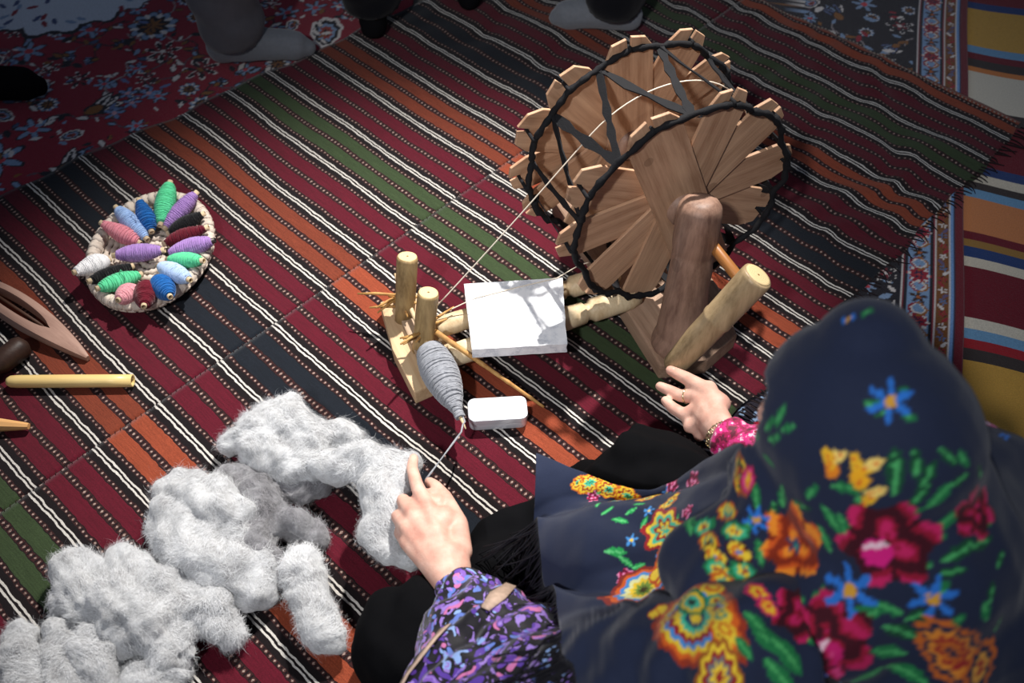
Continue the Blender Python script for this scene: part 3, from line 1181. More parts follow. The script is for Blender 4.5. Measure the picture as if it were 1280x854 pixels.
# thin cane
p0, p1 = at(545, 415, .0925), at(680, 509, .003)
mb = MB()
pts, rr = [], []
for k in range(25):
    t = k / 24
    p = p0.lerp(p1, t)
    pts.append(p)
    rr.append(.0048 * (1 - .45 * t) * (1.18 if k in (4, 10, 16, 21) else 1))
mb.tube(pts, rr, 10)
cane = mb.build('cane', M_STRAW)
tag(cane, 'thin jointed brown cane leaning from the spindle stand onto the kilim', 'cane')
# ------------------------------------------------------------------ tray of bobbins
TC = at(193, 322, .0)
TA, TB = .109, .147
M_ROPE = mat_plain('tray_cane', S(206, 192, 178), .85, .28, 45, .4, 250, .2)
tray = empty('woven_tray', (TC.x, TC.y, 0), 'shallow oval tray coiled from pale rope, filled with yarn bobbins', 'tray')
mb = MB()
nseg = 150
ring = []
for k in range(nseg):
    a = 2 * math.pi * k / nseg
    ring.append(V(TA * math.cos(a), TB * math.sin(a), .024))
mb.tube(ring, [.0118 + .0008 * math.sin(k * 2.51) for k in range(nseg)], 12, closed=True)
rim = mb.build('rim', M_ROPE, tray)
for k in range(44):                                         # cane wrapping strips round the rim
    a = 2 * math.pi * (k + .15 * math.sin(k * 7)) / 44
    p = V(TA * math.cos(a), TB * math.sin(a), .024)
    t = V(-TA * math.sin(a), TB * math.cos(a), 0).normalized()
    o_ = V(math.cos(a), math.sin(a), 0)
    pts = []
    for j in range(15):
        b = 2 * math.pi * j / 14
        pts.append(p + (o_ * math.cos(b) + V(0, 0, 1) * math.sin(b)) * .0126 + t * (.005 * (j / 14 - .5)))
    mb2 = MB()
    strip(mb2, pts, .0115, .0010, t)
    mb2.build('wrap', M_ROPE, rim)
for j in range(9):                                          # coils of the floor
    f = (j + 1) / 9.6
    n_ = int(30 + 120 * f)
    c_ = []
    rr = []
    for k in range(n_):
        a = 2 * math.pi * k / n_
        c_.append(V(TA * f * math.cos(a), TB * f * math.sin(a), .0065 + .010 * f ** 4))
        rr.append(.0058 + .0014 * math.sin(k * 1.9 + j))
    mb2 = MB()
    mb2.tube(c_, rr, 7, closed=True)
    mb2.build('coil', M_ROPE, tray)

M_CORE = mat_plain('bobbin_paper', S(206, 184, 150), .8, .15, 60)
M_PIN = mat_plain('shuttle_pin', S(60, 44, 36), .8, .1)
YC = dict(pink=S(206, 128, 140), lightblue=S(150, 178, 218), blue=S(22, 92, 160), mint=S(92, 204, 150), lilac=S(164, 128, 190), black=S(16, 15, 18),
          maroon=S(98, 16, 34), pale=S(176, 198, 228), white=S(236, 234, 234), rose=S(216, 150, 158))
YM = {k: mat_plain('yarn_' + k, c, .9, .18, 90, .5, 900, .15, 0, .2) for k, c in YC.items()}
BOB = [  # outer end, inner end in the tray, half width (photo pixels), yarn, label
    ((235, 290), (452, 405), 40, 'pink', 'dusty pink yarn bobbin at the tray rim beside the light blue one'),
    ((315, 205), (490, 385), 38, 'lightblue', 'light blue yarn bobbin between the dusty pink and the deep blue bobbins'),
    ((440, 165), (512, 345), 42, 'blue', 'deep blue yarn bobbin between a light blue and a mint green bobbin'),
    ((610, 70), (555, 312), 46, 'mint', 'mint green yarn bobbin standing highest over the tray rim, beside lilac'),
    ((755, 125), (575, 330), 38, 'lilac', 'lilac yarn bobbin between the tall mint green and a black bobbin'),
    ((795, 240), (592, 355), 35, 'black', 'black yarn bobbin lying between lilac and maroon bobbins'),
    ((815, 315), (570, 408), 35, 'maroon', 'long maroon yarn bobbin between the black and a lilac bobbin'),
    ((850, 385), (587, 465), 42, 'lilac', 'lilac yarn bobbin with metal tip lying under the long maroon bobbin'),
    ((790, 495), (592, 488), 34, 'mint', 'mint green yarn bobbin lying between lilac and pale blue bobbins'),
    ((720, 600), (545, 520), 42, 'pale', 'pale ice-blue yarn bobbin between mint green and deep blue bobbins'),
    ((612, 690), (532, 590), 50, 'blue', 'short deep blue yarn bobbin beside the ice-blue bobbin, end facing out'),
    ((468, 742), (485, 610), 48, 'maroon', 'short maroon yarn bobbin between the pale rose and deep blue bobbins'),
    ((328, 708), (432, 640), 44, 'rose', 'short pale rose yarn bobbin between mint green and maroon bobbins'),
    ((212, 646), (460, 566), 37, 'mint', 'mint green yarn bobbin with a loose strand, beside a black bobbin'),
    ((168, 608), (412, 522), 30, 'black', 'black yarn bobbin between the white and the mint green bobbins'),
    ((90, 560), (290, 488), 46, 'white', 'white yarn bobbin sticking out over the tray rim'),
    ((300, 468), (582, 438), 40, 'lilac', 'lilac yarn bobbin lying across the middle of the tray'),
]
ZB = .027
for i, (a, b, hw, ck, lab) in enumerate(BOB):
    big = i == 16
    hwm = hw * 1.1 / 4.268 / 625
    zi = ZB + (.012 if big else 0)
    pa_, pb_ = at(70 + a[0] / 4.268, 210 + a[1] / 4.268, (.057 if i in (4, 9) else .052) if not big else .034), at(70 + b[0] / 4.268, 210 + b[1] / 4.268, max(zi, hwm + .012))
    base = V((pa_.x + pb_.x) / 2, (pa_.y + pb_.y) / 2, .012)
    bo = empty('yarn_bobbin', base, lab, 'yarn bobbin', 'yarn bobbins in the woven tray')
    A, B = pa_ - base, pb_ - base
    d = (B - A).normalized()
    L = (B - A).length
    rc = .0053
    mb = MB()
    mb.lathe([(rc * .74, 0), (rc, 0), (rc * 1.05, L * .3), (rc * 1.05, L * .7), (rc * 1.1, L), (rc * .8, L), (rc * .74, L * .5), (rc * .74, 0)], 16, frame_z(A, B), cap=False)
    mb.build('core_tube', M_CORE if i != 7 else mat_plain('tin_tip', S(70, 66, 64), .4, .1, 20, .1, 200, .5, .6), bo)
    ya_, yb_ = A + d * L * .075, B - d * L * .07
    Ly_ = (yb_ - ya_).length
    sk = random.Random(i).uniform(.42, .62)
    rfb = lambda t, hwm=hwm, sk=sk: max(.0052, hwm * (.36 + .64 * max(0, math.sin(math.pi * t ** (math.log(.5) / math.log(sk)))) ** .75)) if t < 1 else .0055
    mb = MB()
    mb.lathe([(rc, 0)] + [(rfb(t), t * Ly_) for t in np.linspace(0.0, 1, 18)] + [(rc, Ly_)], 20, frame_z(ya_, yb_), cap=False)
    wound(mb, ya_, yb_, rfb, 15, .0012, random.Random(i + 50), 3, 12)
    yo = mb.build('yarn', YM[ck], bo)
    if i in (13, 1):
        m3 = MB()
        q = ya_.lerp(yb_, .55) + V(0, 0, hwm)
        m3.tube([q, q + V(.004, .006, .008), q + V(.01, .002, .005), q + V(.012, -.008, -.004)], .0009, 5)
        m3.build('loose_strand', YM[ck], bo)

# ------------------------------------------------------------------ tools by the tray
# loom shuttle: boat shape with a long eye
tipS, tailS = at(108, 444, .014), at(-52, 338, .014)
dS = (tailS - tipS)
LS = dS.length
sh = empty('loom_shuttle', (tipS.x, tipS.y, 0), 'boat-shaped greyish wooden loom shuttle with a long open slot and pointed tip', 'shuttle', rotz=math.atan2(dS.y, dS.x))
M_SHUT = mat_wood('shuttle_wood', S(128, 96, 84), S(176, 142, 126), .8, .6, 0)
xs_ = np.linspace(0, 1, 41)
hw_ = lambda t: .0035 + .0285 * math.sin(math.pi * t) ** .85
sl = lambda t: max(0.0, .0145 * math.sqrt(max(0, 1 - ((t - .52) / .25) ** 2)))
mb = MB()
vs_, fs_ = [], []
for i, t in enumerate(xs_):
    h, s_ = hw_(t), sl(t)
    zt_ = .012 + .022 * math.sin(math.pi * t) ** .7
    for sg in (1, -1):
        pr = [(s_, .002), (h * .8, .001), (h, zt_ * .45), (h * .86, zt_ * .9), (s_ + (h - s_) * .35, zt_), (s_, zt_)]
        for (y, z) in pr:
            vs_.append((t * LS, sg * y, z - .002))
for i in range(len(xs_) - 1):
    for sgi in range(2):
        for k in range(6):
            k2 = (k + 1) % 6
            a, b = i * 12 + sgi * 6 + k, i * 12 + sgi * 6 + k2
            fs_.append((a, b, b + 12, a + 12) if sgi == 0 else (b, a, a + 12, b + 12))
for e in (0, len(xs_) - 1):
    for sgi in range(2):
        fs_.append(tuple(e * 12 + sgi * 6 + k for k in range(6)))
mb.add(vs_, fs_)
o = mb.build('shuttle_body', M_SHUT, sh)
bm = bmesh.new(); bm.from_mesh(o.data); bmesh.ops.remove_doubles(bm, verts=bm.verts[:], dist=1e-5); bmesh.ops.recalc_face_normals(bm, faces=bm.faces[:]); bm.to_mesh(o.data); bm.free()
md = o.modifiers.new('w', 'EDGE_SPLIT'); md.split_angle = math.radians(38)
mb = MB()
mb.tube([(LS * .28, 0, .016), (LS * .76, 0, .016)], .0028, 10)
mb.build('quill_pin', mat_wood('pin_wood', S(60, 40, 32), S(96, 66, 50), .8), sh)
mb = MB()
mb.lathe([(.0012, 0), (.0026, .0004), (.0026, .0014), (.001, .002)], 12, frame_z(V(LS * .55, .0285, .019), V(LS * .55, .036, .021)))
mb.build('peg', M_PIN, sh)

# hollow bamboo rod
p0, p1 = at(12, 477, .011), at(166, 476, .011)
d = p1 - p0
rod = empty('bamboo_rod', ((p0.x + p1.x) / 2, (p0.y + p1.y) / 2, 0), 'smooth pale yellow bamboo rod with an open dark end', 'rod')
off = V((p0.x + p1.x) / 2, (p0.y + p1.y) / 2, 0)
L = d.length
mb = MB()
mb.lathe([(.001, -.006), (.007, -.004), (.0105, .002), (.0115, .015), (.0118, L * .5), (.0116, L * .8), (.0114, L), (.0078, L), (.0074, L - .10), (.001, L - .101)], 24, frame_z(p0 - off, p1 - off), cap=True)
mb.build('rod_body', mat_wood('bamboo', S(204, 168, 100), S(232, 206, 142), .6, .35, 0), rod)

# tapered wooden point
p0, p1 = at(-70, 528, .013), at(36, 533, .009)
off = V((p0.x + p1.x) / 2, (p0.y + p1.y) / 2, 0)
L = (p1 - p0).length
mb = MB()
mb.lathe([(.004, 0), (.012, .003), (.0135, L * .3), (.0125, L * .6), (.0072, L * .93), (.0056, L), (.001, L)], 8, frame_z(p0 - off, p1 - off))
o = mb.build('wooden_peg', mat_wood('peg_wood', S(196, 140, 84), S(226, 178, 118), .6, .5, 0), None, False, off)
tag(o, 'pale tapered wooden peg with a blunt tip, lying below the bamboo rod', 'peg')

# dark wooden tool half under the shuttle
p0, p1 = at(-60, 500, .0215), at(34, 428, .0205)
off = V((p0.x + p1.x) / 2, (p0.y + p1.y) / 2, 0)
L = (p1 - p0).length
mb = MB()
mb.lathe([(.003, 0), (.022, .006), (.0235, L * .25), (.021, L * .45), (.0165, L * .5), (.0165, L * .56), (.021, L * .62), (.022, L * .9), (.018, L - .006), (.004, L)], 24, frame_z(p0 - off, p1 - off))
o = mb.build('dark_spool', mat_wood('dark_wood', S(34, 22, 18), S(66, 44, 34), .8, .5, 2), None, True, off)
tag(o, 'dark brown turned wooden spool lying between the shuttle and the bamboo rod', 'spool')


# ------------------------------------------------------------------ wool
def mat_wool(name, a, b):
    N = Nodes(name)
    co = N.coords('Object')
    f = N.noise(co, 22, 6, .65)
    st = N.noise(co, 160, 4, .7)
    c = N.ramp(N.math('ADD', N.math('MULTIPLY', f, .7), N.math('MULTIPLY', st, .3)), [(.33, a), (.62, b)])
    N.bump(N.noise(co, 240, 5, .75), .9, .0025)
    N.b.inputs['Subsurface Weight'].default_value = .25
    N.b.inputs['Subsurface Radius'].default_value = (.01, .01, .01)
    return N.fin(c, 1.0, .05, 0, .5)


M_WOOL = mat_wool('pale_fleece', S(122, 121, 122), S(206, 207, 208))
M_WOOLG = mat_wool('grey_fleece', S(74, 72, 74), S(146, 146, 149))
M_FIB = mat_plain('fleece_fibre', S(212, 213, 215), 1.0, .1, 40, 0, 100, .05, 0, .4)
M_FIBG = mat_plain('grey_fleece_fibre', S(140, 138, 142), 1.0, .15, 40, 0, 100, .05, 0, .4)


TUFTS = []                                                   # surfaces already laid down, for the next tuft to press against


def wool(name, label, chains, grey=False, fib=4200, amp=.006, seed=1, group='tufts of carded wool on the kilim'):
    mb = MB()
    zmin = 9
    cx, cy, nn_ = 0, 0, 0
    for ch in chains:
        pts = []
        for (x, y, z, r) in ch:
            p = at(x, y, z)
            pts.append((p, r))
            cx += p.x; cy += p.y; nn_ += 1
        if len(pts) == 1:
            pts = pts * 2
        chain_add(mb, pts)
    me = fuse(mb, .006, 3)
    a, nr = me_np(me)
    base = np.array([cx / nn_, cy / nn_, 0])
    a = a - base
    a += nr * (snoise(a, 48, seed, 3) * amp * 1.7 + snoise(a, 150, seed + 1, 2) * amp * .3)[:, None]
    a[:, 2] = np.maximum(a[:, 2], -.004)
    hid = np.zeros(len(a), bool)
    for rep in range(2):
        for bv in TUFTS:
            for i in range(len(a)):
                w_ = Vector(a[i] + base)
                h, n, _k, dist = bv.find_nearest(w_, .09)
                if h is not None and (w_ - h).dot(n) < -.0015:
                    a[i] = np.array(h - n * .0015) - base
                    hid[i] = True
    if hid.any():                                            # even out the pressed faces
        ev = np.array([e.vertices[:] for e in me.edges])
        for rep in range(12):
            acc, cnt = np.zeros_like(a), np.zeros(len(a))
            for s_, t_ in ((0, 1), (1, 0)):
                np.add.at(acc, ev[:, s_], a[ev[:, t_]])
                np.add.at(cnt, ev[:, s_], 1)
            a[hid] = .4 * a[hid] + .6 * (acc / np.maximum(cnt, 1)[:, None])[hid]
    set_co(me, a)
    TUFTS.append(BVHTree.FromPolygons([tuple(v) for v in a + base], [tuple(p.vertices) for p in me.polygons]))
    root = empty(name, tuple(base), label, 'wool', group)
    make_me('fleece', me, M_WOOLG if grey else M_WOOL, root)
    a, nr = me_np(me)
    r = np.random.default_rng(seed)
    up = np.nonzero((nr[:, 2] > -.35) & ~hid)[0]
    fib = int(fib * 2.4)
    idx = r.choice(up, fib)
    p = a[idx] + r.normal(size=(fib, 3)) * .002
    n_ = nr[idx]
    tang = np.cross(n_, r.normal(size=(fib, 3)))
    # neighbouring fibres share a lie so that the fleece looks combed
    comb = np.stack([snoise(p, 25, seed + 7, 1), snoise(p, 25, seed + 8, 1), snoise(p, 25, seed + 9, 1)], -1)
    tang = tang / np.linalg.norm(tang, axis=1, keepdims=True) * .6 + comb * 1.4
    tang -= n_ * (tang * n_).sum(1, keepdims=True)
    tang /= np.linalg.norm(tang, axis=1, keepdims=True)
    ln = r.uniform(.006, .018, (fib, 1)) * np.where(r.uniform(size=(fib, 1)) < .06, 1.9, 1.0)
    lift = r.uniform(.03, .50, (fib, 1)) ** 1.6
    side = np.cross(tang, n_)
    K = 4
    vv = np.zeros((fib, K + 1, 2, 3))
    curl = r.normal(size=(fib, 1)) * .5
    for k in range(K + 1):
        t = k / K
        q = p + tang * ln * t * (1 - .25 * t) + n_ * (ln * lift * np.sin(t * 2.2) - .001) + side * curl * ln * t * t
        wd = .00019 * (1 - .6 * t)
        vv[:, k, 0] = q - side * wd
        vv[:, k, 1] = q + side * wd
    vs = vv.reshape(-1, 3)
    vs[:, 2] = np.maximum(vs[:, 2], -.003)
    b0 = (np.arange(fib) * (K + 1) * 2)[:, None]
    f = np.concatenate([np.stack([b0[:, 0] + 2 * k, b0[:, 0] + 2 * k + 1, b0[:, 0] + 2 * k + 3, b0[:, 0] + 2 * k + 2], -1) for k in range(K)])
    me2 = bpy.data.meshes.new('loose_fibres')
    me2.vertices.add(len(vs)); me2.vertices.foreach_set('co', vs.astype(np.float32).ravel())
    me2.loops.add(f.size); me2.loops.foreach_set('vertex_index', f.astype(np.int32).ravel())
    me2.polygons.add(len(f)); me2.polygons.foreach_set('loop_start', np.arange(0, f.size, 4, dtype=np.int32))
    me2.update(calc_edges=True)
    o = make_me('loose_fibres', me2, M_FIBG if grey else M_FIB, root)
    o['kind'] = 'stuff'
    return root


wool('wool_tuft', 'large pale wool tuft lying on the kilim behind the grey tuft', [
    [(292, 552, .03, .024), (318, 540, .04, .036), (350, 528, .045, .042), (385, 545, .045, .042), (385, 580, .035, .034)], [(340, 515, .05, .026), (362, 506, .05, .018)],
    [(330, 560, .035, .04), (365, 585, .03, .036)], [(390, 545, .04, .034), (425, 545, .035, .026), (448, 548, .03, .018)]], seed=2, fib=5200)
wool('wool_roving', 'pale wool roving draped up into the spinning hand', [
    [(398, 578, .05, .024), (430, 578, .055, .03), (462, 580, .07, .034), (484, 592, .085, .034)],
    [(480, 580, .09, .028), (484, 620, .09, .038), (482, 655, .085, .042), (488, 685, .08, .03), (508, 700, .08, .016), (520, 706, .085, .008)], [(500, 605, .10, .026), (508, 585, .10, .016)]], seed=5, fib=5600)
wool('wool_tuft', 'darker grey wool tuft wedged among the pale tufts', [
    [(292, 598, .03, .026), (312, 612, .035, .032), (322, 645, .035, .034), (322, 690, .03, .034)], [(345, 605, .02, .022), (380, 618, .018, .022), (398, 612, .015, .016)], [(350, 655, .02, .026), (392, 668, .018, .022)]], True, seed=8, fib=4600)
wool('wool_tuft', 'tall rounded pale wool tuft beside the grey tuft', [
    [(226, 618, .04, .038), (262, 630, .05, .046), (292, 655, .05, .042)], [(215, 652, .045, .04), (245, 690, .045, .05), (285, 720, .04, .045)], [(305, 690, .035, .036), (318, 735, .03, .03)]], seed=11, fib=5800)
wool('wool_tuft', 'sausage-shaped pale wool tuft lying alone beside the black skirt', [
    [(376, 706, .03, .03), (384, 735, .032, .032), (394, 770, .032, .032), (404, 792, .03, .028)]], seed=14, fib=3200)
wool('wool_tuft', 'broad pale wool tuft in front of the tall rounded one', [
    [(98, 712, .03, .034), (112, 750, .035, .04), (150, 760, .045, .05), (190, 785, .045, .048), (215, 812, .035, .034)], [(160, 715, .035, .036), (200, 740, .045, .044), (240, 770, .035, .034)], [(85, 742, .025, .024), (82, 770, .02, .02)]], seed=17, fib=5600)
wool('wool_tuft', 'smaller pale wool tuft pressed between the broad tuft and the sausage-shaped one', [
    [(232, 745, .03, .036), (262, 760, .035, .036), (285, 790, .025, .026)], [(210, 835, .025, .032), (180, 850, .03, .036)]], seed=20, fib=4200)
for (x, lab, sd) in [(24, 'wool roll with a curled edge, outermost of the row of three', 23), (80, 'wool roll in the middle of the row of three', 26), (126, 'wool roll of the row of three, next to the broad tuft', 29)]:
    wool('wool_roll', lab, [[(x - 4, 806 - (x == 80) * 8, .035, .03), (x, 840, .035, .034), (x + 8, 880, .035, .034)]], seed=sd, fib=2200, group='three rolls of carded wool')
# ------------------------------------------------------------------ seated spinner
FWD = V(-.64, .77, 0).normalized()
LFT = V(-FWD.y, FWD.x, 0)
HC = V(.322, .505, .660)
PB = V(.40, .40, 0)
person = empty('person', PB, 'person seated on the kilim in a flowered navy headscarf, spinning wool at the wheel', 'person')


def part(name, me, mat, off=True):
    if off:
        a, _ = me_np(me)
        set_co(me, a - np.array(PB))
    return make_me(name, me, mat, person)


def PX(*q):
    return at(*q)


# ---- body: one continuous surface
PEL, CHS, NCK = V(.455, .325, .12), V(.385, .425, .40), V(.345, .47, .535)
SHL, SHR = NCK + LFT * .155 + V(.01, -.01, -.035), NCK - LFT * .150 + V(.01, -.01, -.035)
WL, EL = PX(571, 738, .165), V(.055, .385, .265)
WR, ER = PX(908, 549, .150), V(.475, .665, .215)
KL, KR = V(-.125, .545, .085), V(.205, .785, .120)
HL, HR = PEL + LFT * .10, PEL - LFT * .10
mb = MB()
chain_add(mb, [(PEL, .13), (PEL.lerp(CHS, .5), .115), (CHS, .12), (NCK - V(0, 0, .03), .075), (NCK + V(0, 0, .04), .052), (HC - V(0, 0, .05), .055)])
chain_add(mb, [(SHL, .058), (CHS + LFT * .05, .10), (SHR, .058)])
chain_add(mb, [(SHL, .055), (EL, .042), (WL.lerp(EL, .55), .038), (WL, .0265)])
chain_add(mb, [(SHR, .055), (ER, .042), (WR.lerp(ER, .55), .036), (WR, .0260)])
for h, k, an in ((HL, KL, V(.12, .60, .05)), (HR, KR, V(.06, .66, .05))):
    chain_add(mb, [(h, .10), (k, .062), (k.lerp(an, .4), .052), (an, .036)])
    chain_add(mb, [(an, .036), (an + (an - k).normalized() * .12 + V(0, .02, -.015), .026)])
# head and face
Rh = Matrix((-LFT, FWD, V(0, 0, 1))).transposed()
tilt = Matrix.Rotation(math.radians(-24), 3, 'X')
Rf = Rh @ tilt


def F(x, y, z):
    return HC + Rf @ V(x, y, z)


ell_add(mb, HC + V(0, 0, -.012), (.066, .080, .086), Rf)
ell_add(mb, F(0, .03, -.045), (.056, .062, .07), Rf)
chain_add(mb, [(F(0, .088, .01), .010), (F(0, .108, -.028), .013), (F(0, .098, -.038), .012)])       # nose
chain_add(mb, [(F(-.04, .075, .018), .012), (F(0, .09, .022), .010), (F(.04, .075, .018), .012)])     # brow
ell_add(mb, F(0, .088, -.064), (.022, .012, .006), Rf)
ell_add(mb, F(0, .088, -.074), (.020, .013, .007), Rf)
ell_add(mb, F(0, .078, -.098), (.022, .020, .018), Rf)
for sx in (-1, 1):
    ell_add(mb, F(sx * .076, 0, -.01), (.010, .020, .032), Rf)
# left hand: pinches the wool, back of the hand up
def hand(w, wr, palm, fingers, fill):
    for mcp, r in palm:
        chain_add(mb, [(w, wr * .92), (w.lerp(mcp, .5), (wr * .8 + r) / 2), (mcp, r)])
    for c, r in fill:
        ell_add(mb, c, (r, r, r))
    for ch in fingers:
        chain_add(mb, ch)


q = lambda x, y, z, r: (PX(x, y, z), r)
hand(WL, .0265, [q(535, 640, .152, .0135), q(518, 646, .152, .0135), q(509, 660, .148, .013), q(509, 678, .143, .012), q(572, 655, .142, .0135)],
     [[q(536, 640, .153, .0130), q(521, 607, .142, .0104), q(515, 586, .128, .0094), q(517, 573, .118, .0078)],
      [q(518, 646, .153, .0130), q(504, 626, .130, .0108), q(512, 634, .106, .0095), q(522, 640, .103, .0085)],
      [q(509, 660, .148, .0125), q(497, 646, .124, .0104), q(508, 654, .102, .0092), q(518, 658, .10, .008)],
      [q(509, 678, .143, .0115), q(500, 666, .120, .0096), q(511, 670, .100, .0085)],
      [q(576, 690, .150, .0170), q(573, 655, .142, .0145), q(556, 622, .130, .0115), q(544, 608, .122, .0098), q(537, 603, .118, .0085)]],
     [(PX(542, 678, .142), .030), (PX(552, 655, .140), .026), (PX(546, 632, .134), .017), (PX(538, 620, .128), .012), (PX(560, 700, .150), .028)])
# right hand: palm turned up, thumb on the crank handle
hand(WR, .0260, [q(870, 494, .118, .0125), q(870, 511, .115, .0125), q(874, 526, .114, .012), q(882, 538, .115, .011), q(886, 486, .130, .014)],
     [[q(900, 505, .138, .0175), q(878, 485, .130, .0135), q(858, 473, .120, .0112), q(846, 467, .114, .0100), q(838, 463, .110, .0085)],
      [q(870, 496, .117, .0125), q(851, 495, .103, .0108), q(836, 488, .098, .0098), q(825, 483, .096, .0082)],
      [q(870, 511, .115, .0125), q(856, 519, .104, .0106), q(841, 510, .100, .0098), q(832, 501, .099, .0082)],
      [q(874, 526, .114, .0120), q(862, 534, .102, .0104), q(860, 528, .090, .0095), q(868, 521, .086, .0082)],
      [q(882, 538, .115, .0110), q(874, 545, .102, .0095), q(874, 539, .092, .0085)]],
     [(PX(884, 508, .120), .024), (PX(893, 528, .130), .025), (PX(884, 524, .118), .020)])
me = fuse(mb, .0030, 5, .45)
N = Nodes('skin')
co = N.coords('Object')
f1 = N.noise(co, 35, 4)
skc = N.ramp(f1, [(.3, S(192, 140, 124)), (.55, S(208, 164, 146)), (.75, S(224, 184, 166))])
N.bump(N.math('ADD', N.noise(co, 500, 3), N.math('MULTIPLY', N.noise(co, 130, 3), .8)), .25, .0015)
N.b.inputs['Subsurface Weight'].default_value = .12
N.b.inputs['Subsurface Radius'].default_value = (.012, .005, .003)
M_SKIN = N.fin(skc, .5, .35)
body = part('body', me, M_SKIN)
M_NAIL = mat_plain('nail', S(214, 164, 152), .3, .05, 20, 0, 10, .5)


def nail(p, along, up, s=.0052):
    z = up.normalized()
    x = (along - z * along.dot(z)).normalized()
    m3 = MB()
    ell_add(m3, V(0, 0, 0), (s * 1.15, s * .85, s * .30), Matrix((x, z.cross(x), z)).transposed(), 12)
    o = m3.build('fingernail', M_NAIL, person, True, p - PB)


up_ = (_C - PX(838, 463, .11)).normalized()
nail(PX(843, 464, .112) + up_ * .0082, PX(838, 463, .110) - PX(846, 467, .114), up_)
nail(PX(516, 575, .119) + up_ * .0072, PX(517, 573, .118) - PX(515, 586, .128), up_, .0045)
for sx in (-1, 1):                                            # eyes
    m3 = MB()
    ell_add(m3, V(0, 0, 0), (.012, .012, .011), Rf, 16)
    eye = m3.build('eye', mat_plain('eye_white', S(220, 214, 208), .25, .05, 20, 0), person, True, F(sx * .031, .076, .0) - PB)
    m3 = MB()
    ell_add(m3, Rf @ V(0, .0085, -.003), (.0055, .0045, .0055), Rf, 14)
    m3.build('iris', mat_plain('iris', S(46, 28, 20), .2, .1, 20, 0), eye)

# ---- black skirt spread over the crossed legs
mb = MB()
chain_add(mb, [(HL + V(0, 0, .01), .14), (HL.lerp(KL, .55), .115), (KL, .088), (KL + V(-.02, .01, -.03), .075)])
chain_add(mb, [(HR + V(0, 0, .01), .14), (HR.lerp(KR, .55), .115), (KR, .082)])
chain_add(mb, [(KR, .078), (V(.13, .76, .055), .060), (V(.03, .735, .045), .050), (V(-.03, .70, .04), .045)])
chain_add(mb, [(KR + V(-.02, .02, -.06), .055), (V(.12, .845, .025), .028), (V(.085, .855, .02), .020)])
chain_add(mb, [(KL, .08), (V(-.02, .655, .055), .062), (V(.06, .69, .05), .055)])
ell_add(mb, V(.20, .48, .07), (.22, .22, .085))
ell_add(mb, V(.40, .34, .09), (.22, .20, .11))
me = fuse(mb, .008, 4)
a, nr = me_np(me)
fold = np.sin((a[:, 0] * 60 + a[:, 1] * 22) + 4 * snoise(a, 9, 3, 2)) * .005 + snoise(a, 22, 6, 3) * .009
a += nr * fold[:, None]
a[:, 2] = np.maximum(a[:, 2], -.004)
set_co(me, a)
part('skirt', me, mat_plain('black_wool_cloth', S(11, 11, 13), .95, .3, 30, .4, 700, .06))

# ---- purple printed dress with loose sleeves
mb = MB()
chain_add(mb, [(PEL, .15), (PEL.lerp(CHS, .5), .135), (CHS, .14), (NCK - V(0, 0, .05), .09)])
chain_add(mb, [(SHL + V(0, 0, -.01), .075), (CHS + LFT * .05, .12), (SHR + V(0, 0, -.01), .075)])
chain_add(mb, [(SHL, .078), (SHL.lerp(EL, .5), .085), (EL + V(-.01, .01, -.01), .085), (EL.lerp(WL, .45), .074), (EL.lerp(WL, .8), .050), (EL.lerp(WL, .93), .034), (EL.lerp(WL, .985), .0325)])
ell_add(mb, V(.10, .46, .19), (.11, .10, .08))
chain_add(mb, [(EL.lerp(WL, .88), .044), (V(-.052, .485, .19), .070), (V(-.045, .41, .20), .100), (V(.02, .36, .22), .11)])
me = fuse(mb, .005, 4)
a, nr = me_np(me)
axis = np.array((WL - EL).normalized())
s_ = (a - np.array(EL)) @ axis
wr = np.sin(s_ * 130 + 5 * snoise(a, 16, 2, 2)) * .0045 + snoise(a, 30, 5, 3) * .006
near = np.exp(-((a - np.array(WL)) ** 2).sum(1) / .03 ** 2)
a += nr * (wr * (1 - near))[:, None]
a[:, 2] = np.maximum(a[:, 2], .0)
set_co(me, a)
N = Nodes('purple_print')
co = N.coords('Object')
wp = N.n('ShaderNodeVectorMath', operation='ADD')
nz = N.n('ShaderNodeTexNoise'); nz.inputs['Scale'].default_value = 22
N.link(co, nz.inputs['Vector'])
sc = N.n('ShaderNodeVectorMath', operation='SCALE'); sc.inputs['Scale'].default_value = .11
N.link(nz.outputs['Color'], sc.inputs[0]); N.link(co, wp.inputs[0]); N.link(sc.outputs[0], wp.inputs[1])
vo = N.n('ShaderNodeTexVoronoi'); vo.inputs['Scale'].default_value = 62
N.link(wp.outputs[0], vo.inputs['Vector'])
sepc = N.n('ShaderNodeSeparateColor'); N.link(vo.outputs['Color'], sepc.inputs[0])
pal = N.ramp(sepc.outputs[0], [(0, S(18, 14, 24)), (.20, S(84, 52, 150)), (.38, S(124, 84, 176)), (.52, S(96, 120, 196)), (.64, S(196, 110, 160)), (.76, S(24, 18, 32)), (.84, S(138, 168, 220)), (.92, S(98, 60, 160))], 'CONSTANT')
dk = N.math('GREATER_THAN', vo.outputs['Distance'], .52)
pal = N.mix(dk, pal, S(14, 11, 18))
fl_ = N.noise(wp.outputs[0], 75, 3)
pal = N.mix(N.math('GREATER_THAN', fl_, .60), pal, S(150, 120, 200))
N.bump(N.noise(co, 600, 2), .3, .001)
M_PURPLE = N.fin(pal, .6, .3, 0, .2)
dress = part('dress', me, M_PURPLE)
dp = [dress.matrix_basis @ v.co + PB for v in me.vertices]
BV_DRESS = BVHTree.FromPolygons([tuple(v) for v in dp], [tuple(p.vertices) for p in me.polygons])


def cast(x, y, bv):
    h, n, i, dd = bv.ray_cast(_C, ray(x, y).normalized())
    return h, n


